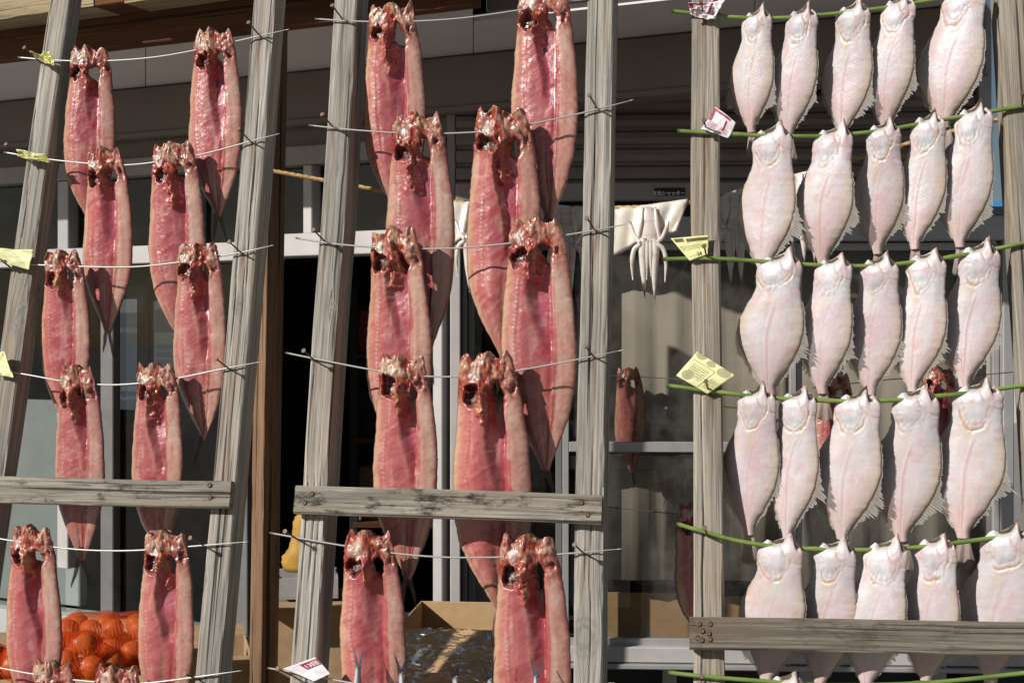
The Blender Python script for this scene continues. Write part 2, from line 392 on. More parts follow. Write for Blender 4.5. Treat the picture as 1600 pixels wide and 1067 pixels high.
def timber(name, p0, p1, nrm, w, d, mat, parent, knots=(), seed=0, seg=.014, round_=.003, label=None, rust=()):
    """sawn timber from p0 to p1; the front face lies through both points and looks along nrm"""
    p0, p1 = np.asarray(p0, float), np.asarray(p1, float)
    L = np.linalg.norm(p1 - p0); ax = (p1 - p0) / L
    n = nrm - ax * np.dot(nrm, ax); n /= np.linalg.norm(n); e = np.cross(ax, n)
    e = e if np.dot(e, EX) > 0 else -e
    prof = []                                        # ring: front (left to right), right side, back, left side
    r = round_; nf = 22
    for i in range(nf + 1): prof.append((-w / 2 + r + (w - 2 * r) * i / nf, 0))
    for i in range(5): prof.append((w / 2, -r - (d - 2 * r) * i / 4))
    for i in range(4): prof.append((w / 2 - r - (w - 2 * r) * i / 3, -d))
    for i in range(5): prof.append((-w / 2, -d + r + (d - 2 * r) * i / 4))
    prof = np.array(prof); K = len(prof); N = max(3, int(L / seg))
    s = np.linspace(0, L, N); rs = np.random.RandomState(seed + 5)
    off = rs.rand(3) * np.array([3, 3, 9])
    A, S = np.meshgrid(prof[:, 0], s); D = np.meshgrid(prof[:, 1], s)[0]
    wob = (fbm(S * 2.2, A * 0, seed, 2) - .5) * .006
    rel = (fbm(A * 260 + 40, S * 3.2, seed + 3, 3) - .5) * .0022 + (fbm(A * 60, S * 9, seed + 9, 2) - .5) * .0012
    front = (np.arange(K) <= nf)[None, :]
    kn = np.zeros_like(A); warp = np.zeros_like(A)
    for (sa, ss, R) in knots:
        rr = np.sqrt(((A - sa) / R) ** 2 + ((S - ss) / (R * 1.25)) ** 2)
        kn = np.maximum(kn, np.exp(-rr ** 2 * .8) * front)
        warp += np.sign(A - sa + 1e-6) * R * .9 * np.exp(-np.abs(A - sa) / R) * np.exp(-((S - ss) / (R * 2.4)) ** 2)
    for _ in range(3):                               # long splits opening along the grain
        ca = rs.uniform(-.36, .36) * w; s0 = rs.uniform(0, L * .8); ln = rs.uniform(.25, .7)
        path = ca + (fbm(S * 5, S * 0, seed + 77, 2) - .5) * .010
        rel = rel - .0034 * np.exp(-((A - path) / .0016) ** 2) * SM(S, s0, s0 + .08) * (1 - SM(S, s0 + ln - .1, s0 + ln)) * front
    chip = SM(fbm(S * 11, S * 0 + 3, seed + 15, 2), .60, .74)
    rel = rel - .0035 * chip * np.exp(-((np.abs(A) - w / 2 + r) / .004) ** 2) * front
    ru = np.zeros_like(A)
    for (ra, rs_) in rust:
        dn = rs_ - S; ru = np.maximum(ru, np.exp(-((A - ra - .003 * np.sin(S * 40)) / .0042) ** 2) * np.where(dn > 0, np.exp(-np.abs(dn) / .10), np.exp(-(dn / .006) ** 2)) * front)
    nd = D + np.where(front, rel - .0015 * kn, 0)
    na = A + wob + np.where(front, 0, rel * np.sign(A))
    V = p0 + S[..., None] * ax + na[..., None] * e + nd[..., None] * n
    gc = np.stack([A - warp * .8 + off[0], D + off[1], S + off[2]], -1)
    idx = np.arange(N * K).reshape(N, K); nx = np.roll(idx, -1, axis=1)
    F = np.stack([idx[:-1], nx[:-1], nx[1:], idx[1:]], -1).reshape(-1, 4).tolist()
    F += [tuple(idx[0][::-1]), tuple(idx[-1])]
    o = mesh_obj(name, V, F, mat, parent, attrs={'gc': gc.reshape(-1, 3), 'knot': kn.ravel(), 'rust': ru.ravel()})
    bm = bmesh.new(); bm.from_mesh(o.data); bmesh.ops.recalc_face_normals(bm, faces=bm.faces); bm.to_mesh(o.data); bm.free()
    o.data.set_sharp_from_angle(angle=math.radians(38))
    if label: o['label'] = label
    return o

def sheet(X, Z, H, B, cf, cb, hole=None, step=7):
    """closed body from a front grid (H towards the viewer = -y) and a coarser back; returns verts, faces, colours"""
    nv, nu = X.shape
    V1 = np.stack([X, -H, Z], -1).reshape(-1, 3)
    cols = np.arange(0, nu, step); assert cols[-1] == nu - 1
    V2 = np.stack([X[:, cols], B[:, cols], Z[:, cols]], -1).reshape(-1, 3)
    i1 = np.arange(nv * nu).reshape(nv, nu); nb = len(cols); i2 = nv * nu + np.arange(nv * nb).reshape(nv, nb)
    q = np.stack([i1[:-1, :-1], i1[1:, :-1], i1[1:, 1:], i1[:-1, 1:]], -1)
    qb = np.stack([i2[:-1, :-1], i2[:-1, 1:], i2[1:, 1:], i2[1:, :-1]], -1)
    if hole is not None:
        hq = hole[:-1, :-1] | hole[1:, 1:]
        keep = ~hq
        hb = np.zeros((nv - 1, nb - 1), bool)
        for j in range(nb - 1): hb[:, j] = hq[:, cols[j]:cols[j + 1]].any(1)
        F = q[keep].tolist() + qb[~hb].tolist()
    else: F = q.reshape(-1, 4).tolist() + qb.reshape(-1, 4).tolist()
    for r in range(nv - 1):
        F.append((i1[r, 0], i2[r, 0], i2[r + 1, 0], i1[r + 1, 0])); F.append((i1[r, -1], i1[r + 1, -1], i2[r + 1, -1], i2[r, -1]))
    for j in range(nb - 1):
        F.append(tuple(i1[0, cols[j]:cols[j + 1] + 1]) + (i2[0, j + 1], i2[0, j]))
        F.append(tuple(i1[-1, cols[j]:cols[j + 1] + 1][::-1]) + (i2[-1, j], i2[-1, j + 1]))
    F = [tuple(int(x) for x in f) for f in F]
    C = np.concatenate([cf.reshape(-1, 3), cb[:, cols].reshape(-1, 3)])
    return np.concatenate([V1, V2]), F, C

# ------------------------------------------------------------------ fish
def split_fish_mesh(seed, W, L):
    rs = np.random.RandomState(seed); R = lambda a, b: rs.uniform(a, b)
    nu, nv = 64, 250
    U, V = np.meshgrid(np.linspace(0, 1, nu), np.linspace(0, 1, nv)); vv = V[:, 0]
    k = W / .12
    xl = smooth_tab(vv, [0, .05, .12, .2, .35, .5, .62, .72, .82, .9, .96, 1], [-.36, -.41, -.425, -.445, -.485, -.51, -.495, -.435, -.30, -.14, -.01, .035])
    xr = smooth_tab(vv, [0, .05, .12, .2, .35, .5, .62, .72, .82, .9, .96, 1], [.29, .33, .375, .425, .485, .51, .50, .455, .36, .265, .19, .145])
    xl = xl + (fbm(vv * 9, vv * 0, seed, 2) - .5) * .03 + (fbm(vv * 60, vv * 0, seed, 2) - .5) * .012
    xr = xr + (fbm(vv * 9, vv * 0 + 5, seed + 3, 2) - .5) * .03 + (fbm(vv * 60, vv * 0, seed + 8, 2) - .5) * .012
    X = (xl[:, None] * (1 - U) + xr[:, None] * U) * W
    bend = R(-.06, .06); X += bend * W * (V ** 2)
    cr = (R(.010, .034) * G(U, R(.03, .12), R(.06, .11)) + R(.020, .036) * G(U, R(.40, .50), R(.15, .21)) + R(.014, .034) * G(U, R(.88, .98), R(.05, .09))
          - R(.002, .014) * G(U, R(.2, .3), .06) - R(.002, .014) * G(U, .73, .06)) + (fbm(U * 11, V * 0, seed + 1, 3) - .5) * .022
    Z = -(V * L) + cr * L * np.exp(-(V / .06) ** 1.3)
    n1 = fbm(U * 5 + seed, V * 16, seed + 2, 3) - .5
    n2 = fbm(U * 22, V * 75, seed + 4, 3) - .5
    wu = U + .17 * (fbm(U * 8, V * 28, seed + 21, 3) - .5); wv = V + .055 * (fbm(U * 8, V * 26, seed + 22, 3) - .5)   # torn, uneven head tissue
    body = SM(V, .02, .14) * (1 - SM(V, .80, 1))
    edge = np.clip(1 - np.abs(2 * U - 1) ** 6, 0, 1)
    hump = R(.24, .36)
    H = .0055 * edge * (1 - .6 * SM(V, .7, 1)) + R(.003, .007) * G(U, hump, .20) * body
    ce = R(.48, .60)
    cav = SM(V, .09, .17) * (1 - SM(V, ce - .10, ce + .04))
    uc = .595 + .025 * np.sin(V * 9 + seed) + .03 * (n1)
    lb = R(.33, .44) + .15 * SM(V, .22, ce) + .03 * np.sin(V * 13 + seed * 1.7) + .05 * n1; lwid = R(.10, .22)
    cavm = SM(U, lb, lb + lwid) * (1 - SM(U, .67, .74)) * cav
    band = SM(U, .72, .78)
    ridge = G(U, .735 - .03 * V, .020)
    topd = .45 + .55 * (1 - SM(V, .22, .42))
    H += -R(.013, .024) * cavm * topd + .0018 * band * SM(V, .05, .2) * (1 - SM(V, .45, .75)) * (1 - .25 * SM(U, .78, 1)) + .002 * ridge * SM(V, .16, .22)
    lowl = SM(V, ce - .04, ce + .08) * (1 - SM(V, .93, 1))
    H += lowl * (-.0014 * G(U, .68, .03) + .002 * G(U, .40, .16) - .0010 * G(U, .54, .03))
    thr_u = .43 + .05 * SM(V, .1, .28) + R(-.03, .03); te = R(.24, .34); thr_w = .13 - .09 * SM(wv, .12, te)
    thr = G(wu, thr_u, thr_w) * SM(wv, .075, .13) * (1 - SM(wv, te - .06, te))
    strand = fbm(wu * 34, wv * 20, seed + 6, 3) - .5
    H += R(.011, .016) * thr + .011 * thr * strand
    su, sv, sru, srv = R(.20, .27), R(.125, .150), R(.12, .16), R(.032, .048)
    es = ELL(wu, wv, su, sv, sru, srv); sock = np.exp(-es ** 5)
    H -= .022 * sock - .003 * G(es, 1.15, .18)
    eb = np.exp(-ELL(wu, wv, su + R(.0, .05), sv + R(.004, .012), .065, .018) ** 4); H += .012 * eb
    spot = np.exp(-ELL(wu, wv, R(.85, .90), R(.10, .12), .05, .020) ** 4); H -= .006 * spot
    head = 1 - SM(V, .10, .20)
    lump = fbm(U * 9, V * 30, seed + 7, 4) - .5; fold = np.abs(fbm(wu * 8, wv * 14, seed + 17, 2) - .5)
    H += head * (.009 * lump + .013 * fold * (1 - SM(V, .06, .12)) + .006 * G(U, .46, .12) * (1 - SM(V, .04, .1)))
    H += .0022 * n1 + .0007 * n2 + .0014 * n2 * head
    Lm = V * L; patch = SM(fbm(U * 4, V * 7, seed + 31, 2), .38, .62)
    ph_l = (Lm + (U - .3) * W * .62 + .006 * n1) / .0066
    ph_r = (Lm - (U - .7) * W * .95 + .006 * n1) / .0060
    chl = np.sin(ph_l * 2 * np.pi) * SM(V, .17, .26) * (1 - SM(V, .85, .97)) * (.25 + .75 * patch)
    chr_ = np.sin(ph_r * 2 * np.pi) * SM(V, .16, .24) * (1 - SM(V, .88, .97)) * (.4 + .6 * patch)
    lm = SM(U, .05, .12) * (1 - SM(U, .46, .58)); rm = SM(U, .745, .80) * (1 - SM(U, .93, .985))
    H += .00010 * chl * lm + .00016 * chr_ * rm
    strk = fbm(U * 3.2 + 3, np.where(U < .66, ph_l, ph_r) * .8 + 50, seed + 61, 3) - .5
    H += .0006 * strk * SM(V, .16, .26)
    dots = np.maximum(0, np.sin(Lm / .0085 * 2 * np.pi + 1.2 * np.sin(V * 30)))
    dlu = .20 + .05 * SM(V, .45, .7) + .02 * np.sin(V * 8 + seed)
    dl = G(U, dlu, .020) * SM(V, .17, .24) * (1 - SM(V, .62, .80)) * (.15 + .85 * dots) * (.4 + .6 * patch)
    H += .0006 * dl - .0012 * G(U, dlu + .04, .03) * SM(V, .17, .24) * (1 - SM(V, .62, .8))
    hu, hv, hru, hrv = R(.63, .675), R(.125, .142), R(.060, .095), R(.028, .042)
    he = ELL(wu, wv, hu, hv, hru, hrv); hole = he < 1
    rim = np.exp(-np.maximum(he - 1, 0) ** 2 / .12)
    H -= .006 * rim
    bow = .012 * np.sin(V * np.pi * R(.7, 1.1)) * R(-.6, 1) + .02 * R(-.5, .6) * V ** 2
    sag = .026 * k * (np.abs(U - .42) ** 2.2) * body * 1.4 * np.where(U > .42, .45, 1)
    H = H * k + bow - sag
    tw = R(-.12, .12); bow = bow + tw * (U - .5) * W * SM(V, .1, 1); H = H + tw * (U - .5) * W * SM(V, .1, 1)
    Bk = np.maximum(-H + .0035, .0015 + .0045 * edge * k - bow + sag)
    warm = R(-.04, .03); 
    c = np.zeros(U.shape + (3,)) + np.array([.455 + warm, .150, .135])
    c = mixc(c, (.54, .265, .21), SM(n1, -.1, .25) * .55)
    c = mixc(c, (.50, .275, .19), (1 - SM(U, .03, .17)) * .9)
    c = mixc(c, (.43, .125, .145), G(U, .47, .13) * SM(V, .15, .24) * (1 - SM(V, ce - .05, ce + .08)) * R(.4, .9))
    c = mixc(c, (.40, .125, .17), cavm * R(.4, .9))
    c = mixc(c, (.56, .30, .20), G(U, lb, .035) * cav * R(0, .6))
    c = mixc(c, (.33, .05, .06), SM(strk + n1 * 1.1, .02, .34) * R(.35, .7))
    c = mixc(c, (.66, .42, .36), SM(-strk + n1 * .4, .05, .30) * .22)
    c = mixc(c, (.62, .40, .31), rm * R(.45, .85))
    c = mixc(c, (.78, .66, .56), rm * patch * SM(V, .14, .3) * (1 - SM(V, .4, .7)) * G(U, .86, .09) * R(0, .7))
    c = mixc(c, (.20, .03, .03), SM(V, .09, .13) * (1 - SM(V, .20, .30)) * G(U, .52, .16) * R(.3, .8))
    c = mixc(c, (.44, .16, .13), G(U, .84 + .02 * np.sin(V * 11 + seed), .03) * .55 * SM(V, .2, .4))
    c = mixc(c, (.80, .68, .60), np.clip(chr_, 0, 1) * rm * .36)
    c = mixc(c, (.44, .13, .12), np.clip(-chr_, 0, 1) * rm * .26)
    c = mixc(c, (.70, .48, .43), np.clip(chl, 0, 1) * lm * .24)
    c = mixc(c, (.40, .12, .12), np.clip(-chl, 0, 1) * lm * .16)
    c = mixc(c, (.80, .64, .57), dl * .6)
    sp = G(U, .725 - .05 * V, .018) * SM(V, .2, .3)
    c = mixc(c, (.20, .015, .025), sp * (.5 + .5 * np.sin(Lm / .0062 * 2 * np.pi)) * (.35 + .65 * SM(V, .4, .6)) * R(.7, 1))
    c = mixc(c, (.30, .035, .045), G(U, .69 - .04 * V, .055) * R(.5, .9) * SM(V, .18, .3))
    c = mixc(c, (.64, .42, .27), G(U, .545 - .03 * V + .01 * n1, .018) * lowl * R(.3, .8))
    c = mixc(c, (.66, .50, .40), SM(fbm(U * 12, V * 9, seed + 41, 2), .6, .75) * .35 * body)
    c = mixc(c, (.36, .17, .13), SM(V, .74, .95) * (1 - SM(U, .4, .6)) * .7)
    wine = SM(U, .10, .30) * (1 - SM(U, .60, .74)) * SM(V, .14, .24) * (1 - SM(V, .7, .9))
    c = mixc(c, (.34, .055, .075), wine * (.30 + .5 * SM(n1, -.15, .2)) * R(.5, 1))
    c = mixc(c, (.56, .36, .25), (1 - SM(U, .02, .10)) * SM(V, .12, .2) * .8)
    red = (.30, .045, .035); cream = (.56, .40, .29); org = (.46, .19, .08)
    hm = SM(lump, -.10, .14)
    hc = np.zeros_like(c) + np.array(red); hc = mixc(hc, cream, hm * (1 - SM(V, .06, .13)) * R(.5, .95)); hc = mixc(hc, org, SM(n2, .0, .3) * .6)
    hc = mixc(hc, (.66, .58, .49), G(wu, R(.2, .3), .10) * G(wv, .058, .026) * .85)
    hc = mixc(hc, (.20, .10, .06), np.exp(-V / .006) * .7)
    hmix = (1 - SM(wv, .12, .20)) * (1 - .5 * band)
    c = c * (1 - hmix[..., None]) + hc * hmix[..., None]
    tc = np.zeros_like(c) + np.array([.40, .09, .065]); tc = mixc(tc, (.56, .29, .14), SM(strand, -.02, .18) * R(.4, 1)); tc = mixc(tc, (.26, .02, .03), SM(-strand, .02, .2) * .9)
    c = mixc(c, (.10, .012, .012), (1 - SM(fold, .01, .06)) * head * SM(V, .03, .08) * .75)
    tm = np.clip(thr * 1.1, 0, 1)[..., None] * .9
    c = c * (1 - tm) + tc * tm
    c = mixc(c, (.075, .010, .010), sock); c = mixc(c, (.40, .35, .30), eb * R(.3, .9))
    c = mixc(c, (.17, .025, .025), rim * .8); c = mixc(c, (.14, .018, .022), spot * .9)
    c = mixc(c, (.13, .085, .06), np.maximum(1 - SM(U, 0, .022), SM(U, .97, 1)) * SM(V, .04, .1) * .9)
    val = R(.93, 1.08); c = c * val; g_ = c.mean(-1, keepdims=True); c = np.clip((g_ + (c - g_) * 1.10) * .90, 0.005, .95)
    cb = np.zeros_like(c) + np.array([.075, .06, .052]); cb = mixc(cb, (.17, .13, .10), SM(n1, -.05, .2) * .6)
    return sheet(X, Z, H, Bk, c, cb, hole), (X[-1].mean(), Z[-1].mean(), -float(bow[-1].mean()), bend)

def fork_tail(seed, w, ln):
    """two thin lobes hanging from the tail root (local, root at origin)"""
    rs = np.random.RandomState(seed); V, F, C = [], [], []
    for side in (-1, 1):
        n = 14; sp = rs.uniform(.12, .34) * side + rs.uniform(-.05, .05); l2 = ln * rs.uniform(.75, 1.05); tw = rs.uniform(-.5, .5)
        b0 = len(V)
        for i in range(n):
            t = i / (n - 1); cw = w * (.42 - .05 * t) * (1 - t ** 2.2) + .0008
            cx = sp * l2 * t + side * w * .14
            for j in range(5):
                q = (j - 2) / 2
                V.append((cx + q * cw * .62, q * cw * math.sin(tw + t * .8) * .7 + .0010 * math.sin(j * 3.1 + i), -t * l2 + .004))
                g = rs.uniform(.7, 1.2) * (1 - .35 * t); C.append((.15 * g, .105 * g, .08 * g))
        for i in range(n - 1):
            for j in range(4): a = b0 + i * 5 + j; F.append((a, a + 1, a + 6, a + 5))
    return V, F, C

def place_split_fish(seed, px, py_rod, wpx, off, label, group, plane=RACK, lenf=3.42, yaw=None):
    p = plane.hit(px, py_rod, off); s = ppm(p); W = wpx / s * 1.07; rs = random.Random(seed)
    L = W * lenf * .955
    (v, f, c), (tx, tz, ty, bend) = split_fish_mesh(seed, W, L)
    v = v + np.array([0, 0, .062 * L])
    o = mesh_obj('split_fish', v, f, M['split_flesh'], attrs={'col': c})
    o.location = p; o.rotation_euler = (rs.uniform(-.03, .03), rs.uniform(-.02, .02), -YAW + (rs.uniform(-.20, .04) if yaw is None else yaw))
    tag(o, label, 'fish', group)
    tv, tf, tcol = fork_tail(seed + 1, W * .13, L * .17)
    t = mesh_obj('tail_fin', np.array(tv) + np.array([tx, ty, tz + .062 * L + .006]), tf, M['tail_web'], attrs={'col': np.array(tcol)}); t.parent = o
    # bony spurs standing up from the cut jaws
    return o

def flatfish_mesh(seed, W, L):
    rs = np.random.RandomState(seed); R = lambda a, b: rs.uniform(a, b)
    nu, nv = 50, 130
    U, V = np.meshgrid(np.linspace(0, 1, nu), np.linspace(0, 1, nv)); vv = V[:, 0]
    vt = [0, .05, .10, .16, .22, .28, .35, .44, .54, .63, .72, .82, .90, .96, 1]
    fat = R(.90, 1.06)
    lt = np.array([-.10, -.16, -.18, -.185, -.20, -.27, -.375, -.475, -.525, -.51, -.45, -.34, -.235, -.175, -.16])
    rt = np.array([.34, .45, .46, .435, .425, .43, .445, .455, .44, .39, .30, .17, .05, -.01, .0])
    sl = R(-.03, .10)
    xl = smooth_tab(vv, vt, lt * fat) + sl * (vv - .4); xr = smooth_tab(vv, vt, rt * fat) + sl * (vv - .4)
    xl = xl + (fbm(vv * 30, vv * 0, seed, 2) - .5) * .02; xr = xr + (fbm(vv * 30, vv * 0, seed + 2, 2) - .5) * .02
    X = (xl[:, None] * (1 - U) + xr[:, None] * U) * W
    pk = R(.72, .84); ph = R(.065, .095); uu = np.linspace(0, 1, nu)
    cr1 = np.interp(uu, [0, .08, .2, .32, .5, pk - .12, pk, pk + .07, .95, 1], [-.035, -.012, .008, -.004, .012, .030, ph, -.004, -.014, .016])
    kk = np.array([.1, .8, .1]); cr1 = np.convolve(np.pad(cr1, 1, mode='edge'), kk, 'valid') + (fbm(uu * 11, uu * 0, seed, 2) - .5) * .010
    Z = -V * L + cr1[None, :] * L * np.exp(-(V / .06) ** 1.4)
    X += .05 * W * G(U, pk, .08) * np.exp(-V / .03)
    n1 = fbm(U * 4 + seed, V * 9, seed + 3, 3) - .5; n2 = fbm(U * 18, V * 46, seed + 4, 3) - .5
    edge = np.clip(1 - np.abs(2 * U - 1) ** 2.6, 0, 1)
    thick = .0085 * edge ** .75 * (1 - .45 * SM(V, .7, 1)) * SM(V, -.02, .10)
    uc = .50 + .08 * (1 - SM(V, .2, .6))
    H = thick + .0010 * n1 + .0003 * n2
    # head: gill cover and its folds
    hu, hv = .44 + R(-.05, .05), R(.10, .12)
    r = ELL(U + .02 * n2 + .14 * n1, V + .06 * n1, hu, hv, R(.32, .40) * (1 - .25 * SM(V, .12, .28)), R(.15, .18)); low = SM(V, .05, .13) * (.10 + .90 * SM(fbm(U * 5, V * 7, seed + 9, 2), .38, .62))
    ang = np.arctan2((V - hv) * 3, U - hu)
    r = r + .05 * np.sin(ang * 3 + seed) + n2 * .03
    H += .0036 * (1 - SM(r, .2, 1.15)) * SM(V, 0, .05)
    H += .0011 * (fbm(U * 7, V * 12, seed + 51, 3) - .5) * (1 - SM(V, .22, .34)) + .0004 * np.sin(ang * 14 + 14 * n1) * SM(r, .35, .7) * (1 - SM(r, .95, 1.05)) * SM(V, .03, .08)
    crease = G(r, 1.0, .055) * low; crease2 = G(r, .74, .04) * SM(V, .09, .15)
    H -= .0018 * crease + .0008 * crease2
    H += .0006 * G(r, 1.14, .10) * low
    cheek = np.exp(-ELL(U, V, hu + .02, hv + .085, .15, .028) ** 2); H -= .0015 * cheek
    pocket = np.exp(-ELL(U + .1 * n2, V, .50, .012, .20, .024) ** 4); H -= .007 * pocket
    mouth = np.exp(-ELL(U, V, pk + .10, .018, .11, .020) ** 4); H -= .007 * mouth
    ridge = G(U, uc, .022) * SM(V, .30, .4) * R(.4, 1); H += .0011 * ridge - .0006 * G(U, uc, .06) * SM(V, .3, .4)
    d = np.abs(U - uc); Lm = V * L
    ch = np.sin((Lm - d * W * .55 + .002 * n1) / .0058 * 2 * np.pi) * SM(V, .22, .32)
    H += .00015 * ch * SM(d, .02, .08) + .0003 * (fbm(U * 30, V * 40, seed + 33, 2) - .5)
    fb = np.maximum(SM(U, .80, .92), 1 - SM(U, .08, .20)) * SM(V, .28, .4) * (1 - SM(V, .84, .92))
    wr = np.sin((Lm + (U - .5) * W * .35) / .0050 * 2 * np.pi + 3 * n1); H += .0005 * fb * wr
    pre = G(ELL(U, V, 1.0, .02, .42, .13), 1, .05) * SM(V, .02, .06); H -= .0014 * pre
    ven = SM(V, .26, .31) * (1 - SM(V, .42, .52)) * (1 - SM(U, .35, .6)); wv2 = np.sin((U * W * 1.2 + Lm * .55) / .0085 * 2 * np.pi + 4 * n2)
    H += .0003 * ven * wv2
    bow = R(-.012, .012) * np.sin(V * np.pi) + R(-.012, .012) * V ** 2
    curl = -.55 * W * np.maximum(.42 - U, 0) ** 2 * SM(V, .12, .4) * (1 - SM(V, .75, 1)) * R(.8, 1.5) - .10 * W * np.maximum(U - .7, 0) ** 2 * 3
    H = H + bow + curl; Bk = -(bow + curl) + thick * .55 + .0012
    c = np.zeros(U.shape + (3,)) + np.array([.615, .58, .60])
    pink = R(.35, .95)
    c = mixc(c, (.54, .42, .455), SM(n1, -.12, .22) * pink)
    c = mixc(c, (.52, .44, .33), SM(fbm(U * 6, V * 5, seed + 71, 4), .50, .78) * R(.0, .55))
    c = mixc(c, (.52, .37, .40), G(U, uc + .16, .18) * SM(V, .25, .45) * .6 * pink)
    c = mixc(c, (.50, .53, .55), SM(fbm(U * 5, V * 7, seed + 19, 3), .52, .72) * .55)
    c = mixc(c, (.54, .38, .34), SM(V, .55, .92) * R(.4, .85))
    c = mixc(c, (.64, .54, .40), fb * .6)
    c = mixc(c, (.50, .33, .26), fb * np.clip(wr, 0, 1) * .45)
    c = mixc(c, (.56, .33, .31), ridge * .85)
    c = mixc(c, (.55, .42, .405), np.clip(ch, 0, 1) * SM(d, .02, .08) * .55)
    c = mixc(c, (.60, .52, .36), ven * np.clip(wv2, 0, 1) * .4)
    c = mixc(c, (.64, .51, .34), (1 - SM(r, .9, 1.35)) * SM(r, .85, 1.0) * low * .6)
    c = mixc(c, (.42, .23, .13), crease * .8); c = mixc(c, (.50, .34, .26), crease2 * .6); c = mixc(c, (.56, .38, .28), pre * .6)
    c = mixc(c, (.50, .52, .53), cheek * .8 + .45 * (1 - SM(r, .2, .9)) * SM(n2, 0, .2))
    c = mixc(c, (.60, .42, .42), .5 * G(U, .85, .14) * G(V, .10, .05))
    c = mixc(c, (.66, .50, .27), G(U, .46, .025) * G(V, .31, .04) * .75)
    c = mixc(c, (.33, .34, .20), pocket * .8); c = mixc(c, (.20, .18, .13), mouth * .85)
    c = mixc(c, (.48, .24, .18), G(U, pk, .07) * np.exp(-((V) / .035) ** 2) * .8)
    c = mixc(c, (.42, .26, .20), SM(U, .93, 1) * G(V, .03, .04) * .8)
    c = mixc(c, (.46, .36, .25), np.maximum(1 - SM(U, 0, .035), SM(U, .965, 1)) * .8)
    c = mixc(c, (.54, .32, .29), SM(fbm(U * 7, V * 12, seed + 29, 4), .5, .85) * .45)
    c = np.clip(c * R(.95, 1.05), .01, .92)
    cb = np.zeros_like(c) + np.array([.085, .065, .05]); cb = mixc(cb, (.16, .12, .085), SM(n2, -.05, .2) * .7)
    E = dict(xl=X[:, 0], xr=X[:, -1], z=Z[:, 0], zr=Z[:, -1], yl=-H[:, 0], yr=-H[:, -1], vv=vv)
    return sheet(X, Z, H, Bk, c, cb), E

def fringe(seed, E, W, L, side):
    rs = np.random.RandomState(seed); n = 38; v0, v1 = .32, .93
    V, F, C = [], [], []
    x, z, y = (E['xl'], E['z'], E['yl']) if side < 0 else (E['xr'], E['zr'], E['yr'])
    pk = rs.uniform(.64, .72); big = rs.uniform(.08, .19) if rs.rand() < .75 else .05
    for i in range(n * 2 + 1):
        v = v0 + (v1 - v0) * i / (2 * n)
        bx, bz, by = np.interp(v, E['vv'], x), np.interp(v, E['vv'], z), np.interp(v, E['vv'], y)
        ln = W * (.022 + big * math.exp(-((v - pk) / .085) ** 2) + .035 * math.exp(-((v - .82) / .06) ** 2) * rs.uniform(.3, 1.2))
        ln *= rs.uniform(.80, 1.16) * (.8 + .4 * math.sin(i * .21 + seed) ** 2) if i % 2 == 0 else rs.uniform(.84, .96)
        if rs.rand() < .16: ln *= rs.uniform(.3, .7)
        if rs.rand() < .08: ln *= 1.5
        dx, dz = side * .80, -.62 - .25 * (v - pk)
        for j, t in enumerate((-.10, .35, .75, 1.0)):
            tt = t if t > 0 else 0
            inset = -.004 if t < 0 else 0
            V.append((bx + dx * ln * tt + side * inset, by + .0008 + .10 * ln * tt + .0009 * (i % 2), bz + dz * ln * tt))
            g = rs.uniform(.85, 1.1); ray = 1.05 if i % 2 == 0 else .55
            base = np.array([.62, .50, .38]) * (1 - tt) + np.array([.60, .60, .58]) * tt
            C.append(base * ray * g)
    for i in range(n * 2):
        for j in range(3): a = i * 4 + j; F.append((a, a + 4, a + 5, a + 1))
    return V, F, C
def fan_tail(seed, w, ln, x0, y0, z0):
    rs = np.random.RandomState(seed); n = 24; V, F, C = [], [], []
    for i in range(n + 1):
        q = i / n * 2 - 1
        for j in range(7):
            t = j / 6; l2 = ln * (1 - .12 * q * q) * (1 if i % 2 == 0 or j < 6 else .9)
            V.append((x0 + q * w * (.45 + .55 * t) + q * .1 * w * t, y0 + .004 * math.sin(q * 6 + t * 2) * t, z0 + .006 - t * l2))
            g = rs.uniform(.85, 1.1) * (1 if i % 2 == 0 else .72); b = np.array([.66, .52, .45]) * (1 - t) + np.array([.38, .31, .26]) * t; C.append(b * g)
    for i in range(n):
        for j in range(6): a = i * 7 + j; F.append((a, a + 7, a + 8, a + 1))
    return V, F, C

def place_flatfish(seed, x0px, x1px, py_rod, len_px, off, label, group):
    px = .5 * (x0px + x1px) - 1; p = RACK.hit(px, py_rod, off); s = ppm(p); rs = random.Random(seed)
    W = (x1px - x0px) / s * 1.17; L = len_px / s
    (v, f, c), E = flatfish_mesh(seed, W, L)
    dz = .035 * L; sh = np.array([-.00 * W, 0, dz])
    o = mesh_obj('flatfish', v + sh, f, M['flatfish_skin'], attrs={'col': c})
    o.location = p; o.rotation_euler = (rs.uniform(-.03, .03), rs.uniform(-.015, .015), -YAW - rs.uniform(.30, .46))
    tag(o, label, 'flatfish', group)
    for k, side in enumerate((-1, 1)):
        fv, ff, fc = fringe(seed * 7 + k, E, W, L, side)
        b = mesh_obj('fin', np.array(fv) + sh, ff, M['fin_web'], attrs={'col': np.array(fc)}); b.parent = o
    xm = .5 * (E['xl'][-1] + E['xr'][-1]); ym = .5 * (E['yl'][-1] + E['yr'][-1])
    tv, tf, tc = fan_tail(seed + 5, W * .14, L * .24, xm, ym + .001, E['z'][-1])
    b = mesh_obj('tail_fin', np.array(tv) + sh, tf, M['tail_web'], attrs={'col': np.array(tc)}); b.parent = o
    return o

# ================================================================== THE SETTING
gx = [(-400, -400, 0), (400, -400, 0), (400, 900, 0), (-400, 900, 0)]
tag(mesh_obj('ground', gx, [(0, 1, 2, 3)], M['concrete'], smooth=False), kind='structure')

